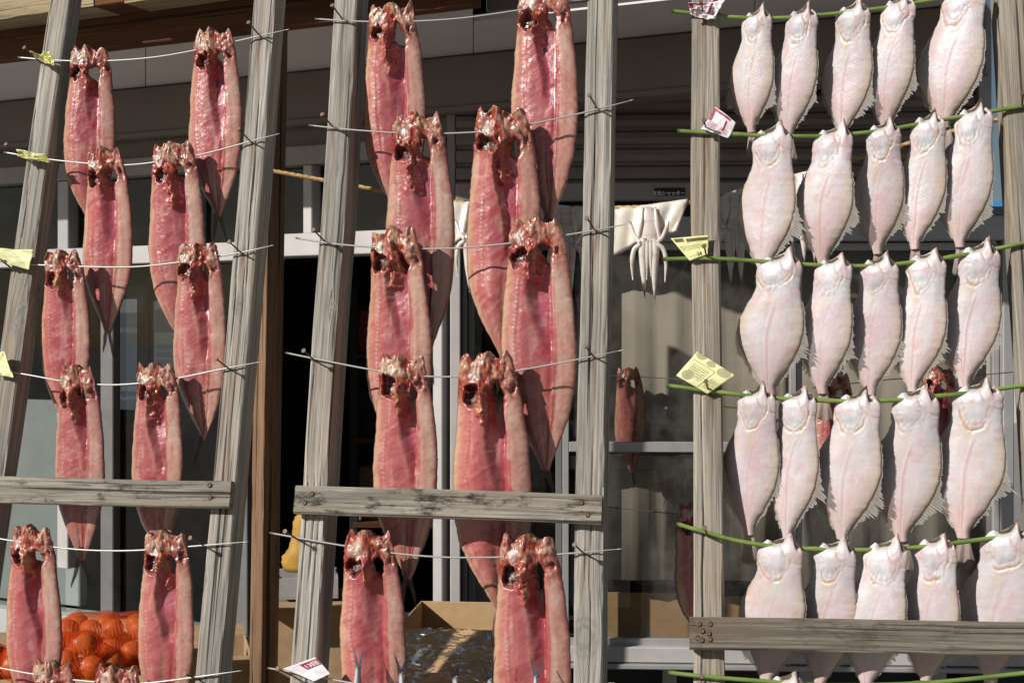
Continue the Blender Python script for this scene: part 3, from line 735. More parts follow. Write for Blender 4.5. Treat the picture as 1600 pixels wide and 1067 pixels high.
def poly_prism(name, pts, z0, z1, mat, parent=None):
    n = len(pts); V = [(p[0], p[1], z0) for p in pts] + [(p[0], p[1], z1) for p in pts]
    F = [tuple(range(n))[::-1], tuple(range(n, 2 * n))] + [(i, (i + 1) % n, n + (i + 1) % n, n + i) for i in range(n)]
    o = mesh_obj(name, V, F, mat, parent, smooth=False); bevel_mesh(o, 0)
    return o
def P2(pl, px, off=0.0): return pl.hit(px, CY, off)
LX0 = -260                                   # how far the left wing runs out of the frame
RX1 = 1545                                   # right corner of the tall part
bl = P2(LWALL, LX0, -.03); bc = P2(LWALL, 706, -.03); br = P2(RWALL, RX1, -.03)
shop = empty('shop_building', (bc[0], bc[1], 0), 'brown shuttered shop front with glass sliding windows behind the fish racks', 'building')
# the dark room behind the glass
def room(name, pts, z0, z1, mat): return poly_prism(name, pts, z0, z1, mat, shop)
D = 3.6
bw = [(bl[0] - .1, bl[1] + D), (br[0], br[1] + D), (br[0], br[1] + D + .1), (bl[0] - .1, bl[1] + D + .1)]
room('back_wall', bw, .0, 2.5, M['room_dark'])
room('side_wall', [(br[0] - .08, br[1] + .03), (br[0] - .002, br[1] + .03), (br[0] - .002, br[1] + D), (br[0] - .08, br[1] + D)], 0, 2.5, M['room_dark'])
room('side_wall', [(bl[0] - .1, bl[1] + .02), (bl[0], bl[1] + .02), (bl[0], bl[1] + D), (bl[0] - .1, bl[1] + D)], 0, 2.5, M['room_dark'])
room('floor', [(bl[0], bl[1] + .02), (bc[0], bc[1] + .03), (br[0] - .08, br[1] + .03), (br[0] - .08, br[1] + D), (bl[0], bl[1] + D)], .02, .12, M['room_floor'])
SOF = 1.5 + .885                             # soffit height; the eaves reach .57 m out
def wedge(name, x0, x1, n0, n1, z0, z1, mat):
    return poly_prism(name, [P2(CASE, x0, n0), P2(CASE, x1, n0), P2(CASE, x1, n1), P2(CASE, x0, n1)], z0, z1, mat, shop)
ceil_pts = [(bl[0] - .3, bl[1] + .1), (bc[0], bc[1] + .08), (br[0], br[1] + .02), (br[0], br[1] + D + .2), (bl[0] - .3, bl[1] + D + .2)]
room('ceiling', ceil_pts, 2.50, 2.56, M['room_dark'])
# casing under the eaves, soffit, eaves beam
def cs(pl, px): return np.dot(P2(pl, px) - pl.O, pl.ex)
def run(name, pl, x0, x1, n0, n1, z0, z1, mat, parent=shop, bev=.004):
    O = pl.O.copy(); O[2] = 0
    o = mesh_obj(name, box_verts(O, pl.ex, pl.n, pl.up, cs(pl, x0), cs(pl, x1), n0, n1, z0, z1), BOXF, mat, parent, smooth=False)
    bevel_mesh(o, bev, 1); return o
CB = 1.5 + (533 - 177) / FPX * 4.36          # casing bottom
run('casing', CASE, LX0, 1541, -.10, 0, CB, SOF - .004, M['casing_brown'])
run('casing_seam', CASE, LX0, 1541, .0005, .006, CB, CB + .022, M['casing_brown'])
xs = [LX0, 228, 740, 1180, 1541]
for a, b in zip(xs[:-1], xs[1:]):
    wedge('soffit_panel', a, b - 1.2, -.3, .55 if b < 800 else .37, SOF, SOF + .02, M['soffit_board'])
wedge('roof_slab', LX0, 760, -.6, .60, SOF + .17, SOF + .25, M['casing_brown'])
wedge('roof_slab', 760.5, 1541, -.6, .39, SOF + .02, SOF + .25, M['casing_brown'])
beam = empty('eaves_beam', P2(CASE, 200, .57), 'brown stained eaves beam with pale sunlit planks on its top edge', 'beam')
def ctimber(name, x0, x1, n, z, w, d, mat, seed):
    a = P2(CASE, x0, n); b = P2(CASE, x1, n); a[2] = b[2] = z
    return timber(name, a, b, CASE.n, w, d, mat, beam, seed=seed)
ctimber('beam', LX0, 738, .575, SOF + .056, .125, .05, M['wood_brown'], 3)
ctimber('plank', LX0, 146, .70, SOF + .117, .068, .118, M['wood_pale'], 4)
ctimber('plank', 193, 738, .70, SOF + .117, .068, .118, M['wood_pale'], 5)
ctimber('shade_block', 147, 192, .697, SOF + .117, .066, .115, M['wood_brown'], 6)  # dark filler added in the plank gap, keeps sun off the beam behind
# ---- left wing: transom lights, ledge, doorway, panes
A, AD, JP = M['aluminium'], M['aluminium_dark'], M['jamb_paint']
def lw(name, x0, x1, y0, y1, n0, n1, mat, parent=shop, bev=.003): return wrect(name, LWALL, x0, x1, y0, y1, n0, n1, mat, parent, bev)
def rw(name, x0, x1, y0, y1, n0, n1, mat, parent=shop, bev=.003): return wrect(name, RWALL, x0, x1, y0, y1, n0, n1, mat, parent, bev)
ZL = lambda y: 1.5 + (533 - y) / FPX * 4.55
def lrun(name, x0, x1, z0, z1, n0, n1, mat, parent=shop): return run(name, LWALL, x0, x1, n0, n1, z0, z1, mat, parent, .003)
lrun('header_board', LX0, 703, ZL(222), CB + .03, -.05, 0, M['casing_brown'])
lrun('frame_rail', LX0, 703, ZL(252), ZL(222), -.05, .03, M['shutter_bar'])
lrun('ledge', LX0, 430, ZL(402), ZL(372), -.06, .045, JP)
lrun('ledge', 430.5, 690, ZL(398), ZL(362), -.06, .045, JP)
for x0, x1 in ((95, 112), (478, 492), (300, 312), (-70, -55)):
    lrun('mullion', x0, x1, ZL(372) if x0 != 478 else ZL(362), ZL(252), -.04, .018, A if x0 != 478 else JP)
for a, b in ((-200, 94), (113, 299), (313, 477), (493, 690)):
    w = lrun('window', a, b, ZL(371) if a < 480 else ZL(361), ZL(253), -.030, -.024, M['glass_pane'])
lrun('mullion', 95, 112, ZL(930), ZL(403), -.04, .02, JP)
lrun('mullion', 374, 392, ZL(1010), ZL(403), -.04, .02, AD)
lrun('mullion', 160, 180, ZL(1010), ZL(403), -.03, .012, AD)
for a, b in ((-200, 94), (113, 159), (181, 373)):
    lrun('window', a, b, ZL(1010), ZL(403), -.030, -.024, M['glass_pane'])
lrun('wall_foot', LX0, 392, .0, ZL(1011), -.10, .03, M['wall_mortar'])
lrun('inner_panel', -200, 88, ZL(1010), ZL(640), -.16, -.12, M['wall_mortar'])
# wide jamb between doorway and windows (two leaves with a groove)
lrun('jamb', 688, 703, 0, ZL(398), -.06, .05, JP)
rw('jamb', 705, 721, 340, 1500, -.05, .035, JP)
rw('jamb', 722.5, 730, 380, 1500, -.04, .015, AD)
rw('jamb', 700, 713, 120, 339, -.05, .03, M['shutter_bar'])
# ---- right wing: roller shutter
def zr(y): return RWALL.hit(1000, y)[2]
shut = empty('roller_shutter', P2(RWALL, 1100, .04), 'half-raised brown roller shutter with horizontal slats above the windows', 'shutter')
pitch = (zr(195) - zr(222))
ns_ = 12; prof = [(0, 0), (.000, .10), (.011, .20), (.014, .5), (.011, .82), (.002, .93), (-.004, .96), (-.004, 1.0)]
x0s, x1s = cs(RWALL, 714), cs(RWALL, 1520)
slat_me = None
for i in range(5):
    zb = zr(286) + i * pitch
    V = []; O = RWALL.O.copy(); O[2] = 0
    for xx in (x0s, x1s):
        for (o_, t) in prof: V.append(O + RWALL.ex * xx + RWALL.n * (.02 + o_) + RWALL.up * (zb + t * pitch) - np.array(shut.location))
        V.append(O + RWALL.ex * xx + RWALL.n * .0 + RWALL.up * (zb + pitch) - np.array(shut.location)); V.append(O + RWALL.ex * xx + RWALL.n * .0 + RWALL.up * zb - np.array(shut.location))
    K = len(prof) + 2
    F = [(k, (k + 1) % K, K + (k + 1) % K, K + k) for k in range(K)] + [tuple(range(K))[::-1], tuple(range(K, 2 * K))]
    mesh_obj('slat', V, F, M['shutter_slat'], shut, smooth=False, local=True)
rw('bottom_bar', 714, 1520, 287, 315, .0, .048, M['shutter_bar'], shut)
rw('guide_rail', 1520.5, 1541, 60, 338, -.03, .06, A, shop)
plate = wrect('name_plate', RWALL, 1021, 1069, 296.5, 308.5, .0485, .0515, M['plate_black'], shut, .0005)
def text_mesh(name, s, size, mat, parent, loc, rotz, align='CENTER', rx=math.radians(90), ry=0):
    cu = bpy.data.curves.new(name, 'FONT'); cu.body = s; cu.size = size; cu.align_x = align; cu.align_y = 'CENTER'; cu.extrude = .0004; cu.offset = .0004
    t = bpy.data.objects.new('tmp', cu); COL.objects.link(t)
    dg = bpy.context.evaluated_depsgraph_get(); me = bpy.data.meshes.new_from_object(t.evaluated_get(dg)); bpy.data.objects.remove(t)
    me.materials.clear(); me.materials.append(mat); me.name = name
    o = bpy.data.objects.new(name, me); COL.objects.link(o)
    if parent is not None: o.parent = parent; loc = np.array(loc) - np.array(parent.location)
    o.location = [float(x) for x in loc]; o.rotation_euler = (rx, ry, rotz)
    return o
text_mesh('lettering', '文化シャッター', .0142, M['plate_text'], shut, RWALL.hit(1045, 302.6, .0524), -math.radians(3))
# ---- right wing: header, windows
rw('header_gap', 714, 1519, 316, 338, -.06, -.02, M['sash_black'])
rw('header_rail', 731, 1700, 339, 378, -.05, .04, A)
rw('header_cap', 1480, 1720, 325, 338, -.05, .05, AD)
rw('sill', 731, 1700, 1008, 1032, -.06, .05, JP)
rw('sill_lip', 731, 1700, 1033, 1041, -.06, .065, A)
wins = [('window', 731, 878, 'glass_pane'), ('window', 879, 1243, 'glass_dusty'), ('window', 1244, 1562, 'glass_dusty')]
for i, (nm, a, b, gm) in enumerate(wins):
    o0 = -.012 if i % 2 == 0 else .008
    wq = rw('window', a + 9, b - 9, 390, 997, o0 - .012, o0 - .007, M[gm])
    st = A if i else AD
    for nm2, (xa, xb, ya, yb) in {'stile': (a, a + 10, 379, 1007), 'stile.': (b - 10, b, 379, 1007), 'rail': (a + 10.3, b - 10.3, 379, 391), 'rail.': (a + 10.3, b - 10.3, 996, 1007), 'rail..': (a + 10.3, b - 10.3, 690, 706)}.items():
        if i == 0 and nm2 == 'rail..': continue
        f = rw(nm2.strip('.'), xa, xb, ya, yb, o0 - .022, o0 + .008, st, None, .002)
        f.parent = wq; f.location = (0, 0, 0)
        f.data.transform(Matrix.Translation(-shop.location)); f.matrix_parent_inverse = Matrix.Identity(4)
    if i:   # inner security rail seen through the glass
        rw('inner_rail', a + 12, b - 12, 714, 736, -.075, -.055, A)
rw('corner_post', 1563, 1580, 339, 1040, -.05, .03, A)
rw('low_wall', 731, 1720, 1240, 1500, -.12, .02, M['wall_mortar'])
for x in (1036, 1250, 1460): rw('stub_post', x, x + 22, 1042, 1239, -.05, -.02, JP)
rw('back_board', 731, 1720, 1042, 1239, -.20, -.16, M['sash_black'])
# curtains hang behind the right-hand windows
def curtain_sheet(x0, x1, y0, y1, n, seed, label):
    pl = RWALL; a, b = cs(pl, x0), cs(pl, x1); O = pl.O.copy(); O[2] = 0
    z0, z1 = zr(y1), zr(y0); nx = int((b - a) / .012); rs = np.random.RandomState(seed)
    V, F = [], []
    ph = rs.rand() * 9
    for j in range(3):
        z = z0 + (z1 - z0) * j / 2
        for i in range(nx + 1):
            s = a + (b - a) * i / nx
            dd = .0075 * math.sin(s * 48 + ph + .8 * math.sin(s * 17)) + .002 * math.sin(s * 140 + j)
            V.append(O + pl.ex * s + pl.n * (n + dd) + pl.up * z)
    for j in range(2):
        for i in range(nx): q = j * (nx + 1) + i; F.append((q, q + 1, q + nx + 2, q + nx + 1))
    o = mesh_obj('curtain', V, F, M['curtain'])
    sol = o.modifiers.new('thick', 'SOLIDIFY'); sol.thickness = .002
    return tag(o, label, 'curtain', 'beige curtains behind the glass')
curtain_sheet(940, 1236, 380, 915, -.11, 3, 'dusty beige curtain behind the glass between middle and right racks')
curtain_sheet(1250, 1556, 380, 940, -.11, 4, 'grey beige curtain behind the glass at far right, behind the flatfish')

# canopy post: brown square timber behind the left rack
pp = back(3.62)
cp = empty('canopy_post', (pp.hit(412, CY)[0], pp.hit(412, CY)[1], 0), 'upright brown square wooden post between left and middle racks', 'post')
a0 = pp.hit(397, 1067); a1 = pp.hit(405, 560)
ddr = (a1 - a0) / (a1[2] - a0[2]); b0 = a0 - ddr * a0[2]; b1 = a0 + ddr * (2.33 - a0[2])
ntw = np.array([-math.sin(math.radians(42)), -math.cos(math.radians(42)), 0])
timber('post', b0, b1, ntw, .050, .058, M['wood_tan'], cp, seed=21, round_=.002)

# far things seen past the right corner
def far(px, py, d): return EYE + np.array([(px - CX) / FPX, 1, (CY - py) / FPX]) * d
hv = []; hf = []; rsx = np.random.RandomState(2); nn = 80
for i in range(nn + 1):
    x = -260 + 760 * i / nn; h = 58 + 14 * math.sin(i * .35) + 9 * math.sin(i * .9 + 1) + rsx.uniform(-1.5, 1.5)
    for (yy, hh) in ((420, 0), (520, h * .62), (620, h), (800, 0)): hv.append((x, yy + rsx.uniform(-6, 6), hh))
for i in range(nn):
    for j in range(3): q = i * 4 + j; hf.append((q, q + 4, q + 5, q + 1))
tag(mesh_obj('hill', hv, hf, M['hill_brown']), kind='structure')
c = far(1566, 322, 26)
shed = empty('far_shed', (c[0], c[1], 0), 'far pale building with a bright blue roof beyond the shop corner', 'building')
wbox('wall', c[0] - 3, c[0] + 3, c[1], c[1] + 5, 0, c[2] - .35, M['plaster_far'], shed, 0)
v = [(c[0] - 3.3, c[1] - .3, c[2] - .34), (c[0] + 3.3, c[1] - .3, c[2] - .34), (c[0] + 3.3, c[1] + 2.5, c[2] + .35), (c[0] - 3.3, c[1] + 2.5, c[2] + .35), (c[0] + 3.3, c[1] + 5.3, c[2] - .34), (c[0] - 3.3, c[1] + 5.3, c[2] - .34)]
mesh_obj('roof', v, [(0, 1, 2, 3), (3, 2, 4, 5), (0, 3, 5), (1, 4, 2), (0, 5, 4, 1)], M['roof_blue'], shed, smooth=False)

# ================================================================== THE RACKS
def rack(label, base_px):
    p = RACK.hit(base_px, 1067); g = p - RACK.up * (p[2] / RACK.up[2])
    return empty('drying_rack', (g[0], g[1], 0), label, 'drying rack', 'leaning wooden fish drying racks')
def post(rk, top, bot, depth, mat, seed, knots_px=(), label=None, nails=()):
    """top / bot = (left px, right px, y px) of the front face"""
    m1 = .5 * (RACK.hit(top[0], top[2]) + RACK.hit(top[1], top[2])); m0 = .5 * (RACK.hit(bot[0], bot[2]) + RACK.hit(bot[1], bot[2]))
    w = .5 * (np.linalg.norm(RACK.hit(top[0], top[2]) - RACK.hit(top[1], top[2])) + np.linalg.norm(RACK.hit(bot[0], bot[2]) - RACK.hit(bot[1], bot[2])))
    d = (m1 - m0) / (m1[2] - m0[2]); g = m0 - d * m0[2]; t = m0 + d * (2.45 - m0[2])
    kn = []
    ax = (t - g) / np.linalg.norm(t - g); e = np.cross(ax, RACK.n); e = e if np.dot(e, EX) > 0 else -e
    for (kx, ky, r) in knots_px:
        q = RACK.hit(kx, ky) - g; kn.append((np.dot(q, e), np.dot(q, ax), r))
    ru = []
    for (kx, ky) in nails: q = RACK.hit(kx, ky) - g; ru.append((np.dot(q, e), np.dot(q, ax)))
    return timber('post', g, t, RACK.n, w, depth, mat, rk, kn, seed, label=label, rust=ru)
def board(rk, tl, tr, bl_, br_, th, mat, seed, knots=()):
    a = RACK.hit(*(.5 * (np.array(tl) + np.array(bl_))), th); b = RACK.hit(*(.5 * (np.array(tr) + np.array(br_))), th)
    w = np.linalg.norm(RACK.hit(*tl, th) - RACK.hit(*bl_, th))
    return timber('cross_board', a, b, RACK.n, w, th - .001, mat, rk, knots, seed)
def nail(rk, px, py, ln=.050, side=-.011, up=.012):
    b = RACK.hit(px, py); tip = b + RACK.n * ln + RACK.ex * side + RACK.up * up
    dirn = (tip - b) / np.linalg.norm(tip - b); st = b - dirn * .012
    pts = [st, tip - dirn * .0022, tip - dirn * .0020, tip - dirn * .0018, tip]
    v, f = tube(pts, [.0017, .0017, .0017, .0048, .0046], 10)
    mesh_obj('nail', v, f, M['nail_rust'], rk, smooth=True).data.set_sharp_from_angle(angle=.7)
def screw(rk, px, py, off):
    b = RACK.hit(px, py, off); n = RACK.n; e, u = RACK.ex, RACK.up; V, F = [], []
    for (r, h) in ((.0052, .0002), (.0050, .0016), (.0030, .0022), (.0012, .0008)):
        for k in range(12): t = k * math.pi / 6; V.append(b + n * h + (e * math.cos(t) + u * math.sin(t)) * r)
    for i in range(3):
        for k in range(12): k2 = (k + 1) % 12; F.append((i * 12 + k, i * 12 + k2, i * 12 + 12 + k2, i * 12 + 12 + k))
    F.append(tuple(range(36, 48)))
    mesh_obj('screw', V, F, M['nail_rust'], rk)

rkL = rack('left drying rack, leaning weathered grey ladder frame holding pink split fish', 210)
post(rkL, (79, 108, 0), (-25, 12, 700), .054, M['wood'], 31, [(35, 490, .020), (26, 505, .012)], nails=((62, 97), (34, 246), (10, 413)))
post(rkL, (398, 430, 0), (304, 344, 1067), .066, M['wood'], 32, [(372, 478, .012), (318, 905, .008)], nails=((408, 59), (393, 223), (379, 397), (359, 577), (320, 853)))
board(rkL, (-60, 743), (362, 750), (-60, 784), (357, 791), .022, M['wood_board'], 33)
for q in ((327, 757.5), (328, 777)): screw(rkL, *q, .022)
for q in ((408, 59), (393, 223), (379, 397), (359, 577), (320, 853), (312, 1062), (62, 97), (34, 246), (10, 413)): nail(rkL, *q)
rkM = rack('middle drying rack, leaning grey ladder frame with pink split fish and squid behind', 690)
post(rkM, (527, 557, 0), (450, 495, 1067), .085, M['wood'], 41, [(528, 265, .0085), (519, 478, .012)], nails=((537, 33), (522, 201), (509, 379), (494, 565), (466, 843)))
post(rkM, (917, 958, 0), (893, 939, 1067), .085, M['wood'], 42, [(911, 995, .026)], nails=((934, 172), (930, 361), (928, 558), (912, 864)))
board(rkM, (461, 757), (941, 774), (459, 801), (939, 819), .022, M['wood_board'], 43)
for q in ((487, 771), (476, 785), (908, 785), (918, 804)): screw(rkM, *q, .022)
for q in ((934, 172), (930, 361), (928, 558), (912, 864), (537, 33), (522, 201), (509, 379), (494, 565), (466, 843), (455, 1054)): nail(rkM, *q)
rkR = rack('right drying rack, leaning weathered frame holding rows of white flatfish', 1340)
post(rkR, (1080, 1122, 0), (1083, 1132, 1067), .060, M['wood_warm'], 51, nails=((1100, 28), (1105, 211), (1105, 405), (1108, 613)))
post(rkR, (1555, 1616, 0), (1619, 1682, 1000), .065, M['wood_warm'], 52)
board(rkR, (1077, 961), (1680, 972), (1077, 1012), (1680, 1026), .030, M['wood_plank'], 53)
for q in ((1092, 974), (1109, 974), (1097, 985), (1107, 989), (1089, 996), (1096, 999), (1109, 998)): screw(rkR, *q, .030)
for q in ((1100, 28), (1105, 211), (1105, 405), (1108, 613), (1106, 838), (1102, 1066), (1596, 170), (1606, 382)): nail(rkR, *q, side=-.004)

# ================================================================== SKEWERS
def rod(name, pts_px, off, r, mat, label, cat, group, taper=False, nodes=()):
    P = np.array([RACK.hit(x, y, off) for x, y in pts_px]); n = 60; q = resample(P, n)
    rad = np.full(n, r)
    if taper: rad[-8:] = np.linspace(r, r * .25, 8)
    for t in nodes:
        i = int(t * (n - 1)); rad[i] = r * 1.28
    v, f = tube(q, rad, 8)
    return tag(mesh_obj(name, v, f, mat), label, cat, group)
ORD = ['top', 'second', 'third', 'fourth', 'fifth', 'sixth']
SK_L = [[(28, 90), (75, 94), (125, 96), (180, 95), (240, 90), (300, 80), (400, 58), (452, 46)],
        [(6, 238), (60, 247), (130, 255), (200, 258), (280, 248), (330, 238), (392, 221), (437, 209)],
        [(-30, 404), (30, 412), (110, 416), (210, 417), (300, 407), (380, 394), (428, 383)],
        [(-30, 574), (40, 585), (110, 597), (185, 601), (270, 592), (340, 578), (408, 565)],
        [(-30, 836), (40, 848), (120, 858), (200, 860), (290, 854), (388, 846)],
        [(-30, 1037), (60, 1054), (140, 1064), (220, 1067), (300, 1058), (378, 1047)]]
SK_M = [[(492, 30), (560, 34), (640, 34), (720, 29), (800, 18), (870, 6), (930, -8), (985, -22)],
        [(482, 196), (560, 204), (650, 209), (740, 207), (800, 200), (860, 188), (930, 172), (990, 156)],
        [(462, 372), (530, 382), (620, 388), (710, 388), (790, 381), (860, 371), (930, 360), (985, 349)],
        [(446, 551), (500, 562), (590, 579), (670, 588), (740, 587), (800, 580), (870, 568), (977, 546)],
        [(421, 832), (500, 846), (600, 862), (690, 870), (780, 870), (880, 865), (972, 857)],
        [(418, 1043), (480, 1053), (560, 1068), (700, 1084), (840, 1078), (960, 1066)]]
RD_R = [[(1050, 18), (1100, 23), (1160, 28), (1230, 28), (1330, 19), (1420, 7), (1500, -10), (1620, -40)],
        [(1058, 205), (1130, 209), (1220, 213), (1300, 212), (1380, 204), (1470, 188), (1610, 164)],
        [(1035, 405), (1110, 404), (1200, 409), (1290, 415), (1370, 415), (1450, 407), (1530, 394), (1610, 378)],
        [(1042, 602), (1110, 611), (1200, 621), (1300, 626), (1400, 625), (1500, 615), (1610, 601)],
        [(1057, 818), (1105, 832), (1160, 846), (1230, 855), (1330, 859), (1430, 855), (1530, 843), (1620, 829)],
        [(1043, 1050), (1120, 1058), (1200, 1064), (1300, 1070), (1450, 1066), (1610, 1050)]]
for i, s in enumerate(SK_L): rod('skewer', s, .0062, .0018, M['skewer_metal'], f'{ORD[i]} thin steel skewer from the top of the left rack', 'skewer', 'steel skewers', True)
for i, s in enumerate(SK_M): rod('skewer', s, .0062, .0018, M['skewer_metal'], f'{ORD[i]} thin steel skewer from the top of the middle rack', 'skewer', 'steel skewers', True)
for i, s in enumerate(RD_R): rod('bamboo_stick', s, .0075, .0040, M['bamboo'], f'{ORD[i]} green bamboo stick from the top of the right rack', 'stick', 'green bamboo sticks', nodes=(.22, .5, .78))
def ry(pts, x): return float(np.interp(x, [p[0] for p in pts], [p[1] for p in pts]))

# ================================================================== SPLIT FISH
LFISH = [[(143, 78), (337, 82)], [(166, 80), (275, 90)], [(101, 78), (313, 86)], [(122, 84), (247, 86)], [(52, 90), (262, 90)], [(85, 88), (186, 92)]]
MFISH = [[(616, 92), (852, 102)], [(655, 104), (789, 110)], [(620, 102), (842, 110)], [(632, 98), (766, 114)], [(580, 98), (830, 114)]]
sd = 100
for side, FL, SK in (('left', LFISH, SK_L), ('middle', MFISH, SK_M)):
    for i, row in enumerate(FL):
        for j, (x, w) in enumerate(row):
            sd += 7
            lab = f'split pink fish, {("left", "right")[j]} of two on the {ORD[i]} skewer, {side} rack'
            lf = 3.42
            place_split_fish(sd, x, ry(SK[i], x), w, .0062, lab, 'split pink fish drying on skewers', lenf=lf)

# ================================================================== FLATFISH
FF = [[(1142, 1206, 185), (1203, 1281, 196), (1283, 1361, 200), (1352, 1432, 200), (1442, 1541, 218)],
      [(1148, 1242, 222), (1246, 1336, 208), (1332, 1411, 200), (1400, 1476, 205), (1470, 1547, 214)],
      [(1152, 1258, 215), (1246, 1333, 208), (1320, 1402, 210), (1392, 1480, 212), (1472, 1562, 218)],
      [(1128, 1214, 226), (1192, 1281, 226), (1278, 1375, 226), (1364, 1466, 232), (1462, 1562, 236)],
      [(1152, 1258, 226), (1244, 1334, 226), (1324, 1413, 226), (1405, 1496, 228), (1500, 1612, 236)]]
POS = ['first', 'second', 'third', 'fourth', 'fifth']
for i, row in enumerate(FF):
    for j, (a, b, ln) in enumerate(row):
        sd += 3; xm = .5 * (a + b)
        place_flatfish(sd, a, b, ry(RD_R[i], xm + 8), ln, .0075, f'pale flatfish, {POS[j]} from the left on the {ORD[i]} green bamboo stick', 'pale flatfish drying on bamboo')
place_flatfish(900, 1172, 1262, ry(RD_R[5], 1220), 226, .0075, 'pale flatfish on the lowest bamboo stick, only its jaw showing', 'pale flatfish drying on bamboo')

# ================================================================== ROPE AND SQUID
RP = back(3.22)
rope_px = [(418, 266), (500, 281), (600, 299), (700, 315), (800, 322), (900, 325), (1000, 324), (1080, 317), (1160, 298), (1240, 277), (1340, 248), (1450, 216), (1560, 187)]
rp = resample(np.array([RP.hit(x, y) for x, y in rope_px]), 260)
V, F = [], []
for k in range(3):                                # three twisted strands
    t = np.arange(len(rp)) * .75 + k * 2.094
    off = np.stack([0 * t, np.cos(t) * .0026, np.sin(t) * .0026], 1)
    v, f = tube(rp + off, .0030, 6); b = len(V); V += v; F += [tuple(x + b for x in q) for q in f]
tag(mesh_obj('rope', V, F, M['rope_straw']), 'twisted straw-coloured rope carrying the squid behind the racks', 'rope')

def squid(px, wpx, seed, label, flip=1, drop=1.0):
    rs = np.random.RandomState(seed); y = ry(rope_px, px); p = RP.hit(px, y); s = ppm(p); w = wpx / s
    # mantle: a wet sheet folded over the rope
    nu, nv = 30, 26; U, T = np.meshgrid(np.linspace(-1, 1, nu), np.linspace(-1, 1, nv))
    hF = .078 * drop; X = U * w / 2; a = np.abs(T)
    narrow = 1 - .30 * a * np.where(U * flip > 0, 1, .3)
    X = X * narrow
    Z = .000 - a * hF * (1 - .22 * U * flip - .12 * np.cos(U * 3)) + .004 * np.sqrt(np.clip(1 - a * 6, 0, 1))
    Z += U * flip * 0.004
    Y = -np.sign(T) * (.006 * np.clip(a * 8, 0, 1) + .012 * a) + .006 * np.sin(U * 5 + seed) * a + .0025 * np.sin(U * 13 + T * 3)
    for i in range(nu):                            # follow the rope
        dx = X[nv // 2, i]; Z[:, i] += (y - ry(rope_px, px + dx * s)) / s
    V = np.stack([X, Y, Z], -1).reshape(-1, 3); idx = np.arange(nu * nv).reshape(nv, nu)
    F = np.stack([idx[:-1, :-1], idx[:-1, 1:], idx[1:, 1:], idx[1:, :-1]], -1).reshape(-1, 4).tolist()
    cn = fbm(U * 3 + 5, T * 3 + 5, seed, 3)
    C = np.zeros(U.shape + (3,)) + np.array([.80, .72, .61]); C = mixc(C, (.66, .50, .40), SM(cn, .5, .75) * .6); C = mixc(C, (.78, .75, .72), G(U, 0, .25) * .5)
    o = mesh_obj('squid', V, F, M['squid_flesh'], attrs={'col': C.reshape(-1, 3)})
    m = o.modifiers.new('thick', 'SOLIDIFY'); m.thickness = .004
    o.location = p; o.rotation_euler = (0, 0, -math.radians(6)); tag(o, label, 'squid', 'squid hanging over the rope')
    def limb(name, pts, rad, tip=None, flat=1.0):
        q = resample(np.array(pts), 22); rr = np.interp(np.linspace(0, 1, 22), np.linspace(0, 1, len(rad)), rad)
        v, f = tube(q, rr, 9); v = np.array(v); v[:, 1] = np.repeat(q[:, 1], 9) + (v[:, 1] - np.repeat(q[:, 1], 9)) * flat; tt = np.repeat(np.linspace(0, 1, 22), 9)
        c = np.zeros((len(v), 3)) + np.array([.72, .66, .60])
        c = mixc(c, (.60, .42, .36), SM(fbm(tt * 20, tt * 0 + seed, seed, 2), .5, .7) * .5)
        if tip: c = mixc(c, (.10, .085, .08), SM(tt, .86, .95))
        b = mesh_obj(name, v, f, M['squid_flesh'], attrs={'col': c}); b.parent = o; return b
    q = .001 * 1000 / s * 1.0                       # one photo pixel in metres
    z0 = -.045
    limb('neck', [(0, -.016, -.006), (0, -.019, -.03), (.001, -.021, -.055), (0, -.022, -.085)], [.012, .016, .019, .021], flat=.38)
    for sx in (-1, 1):
        limb('funnel_fold', [(sx * .014, -.018, -.004), (sx * .018, -.024, -.04), (sx * .024, -.024, -.075)], [.003, .006, .004])
        limb('arm', [(sx * .012, -.022, -.075), (sx * .014, -.026, -.10), (sx * .012, -.026, -.150), (sx * .011 + .002, -.024, -.205 - rs.uniform(0, .012))], [.010, .010, .0075, .0008], tip=True)
        limb('arm', [(sx * .004, -.026, -.080), (sx * .004, -.030, -.11), (sx * .005, -.029, -.150 - rs.uniform(0, .02))], [.007, .006, .0008])
        limb('tentacle', [(sx * .045, -.012, -.035), (sx * .030, -.024, -.072), (sx * .018, -.03, -.086), (sx * .032, -.03, -.098), (sx * .038, -.029, -.125), (sx * .036, -.027, -.165 - rs.uniform(0, .012))], [.004, .0055, .006, .0055, .005, .001])
    return o
squid(1014, 122, 5, 'sunlit cream squid hanging on the rope left of the right rack post', 1)
squid(885, 118, 6, 'pale shaded squid on the rope just left of the middle rack right post', -1)
squid(742, 100, 7, 'shaded squid on the rope behind the two pink fish of the middle rack', 1)
squid(1148, 96, 8, 'shaded squid on the rope just right of the right rack left post', 1)
squid(1262, 92, 9, 'cream squid on the rope, partly hidden behind first and second flatfish', -1, .9)

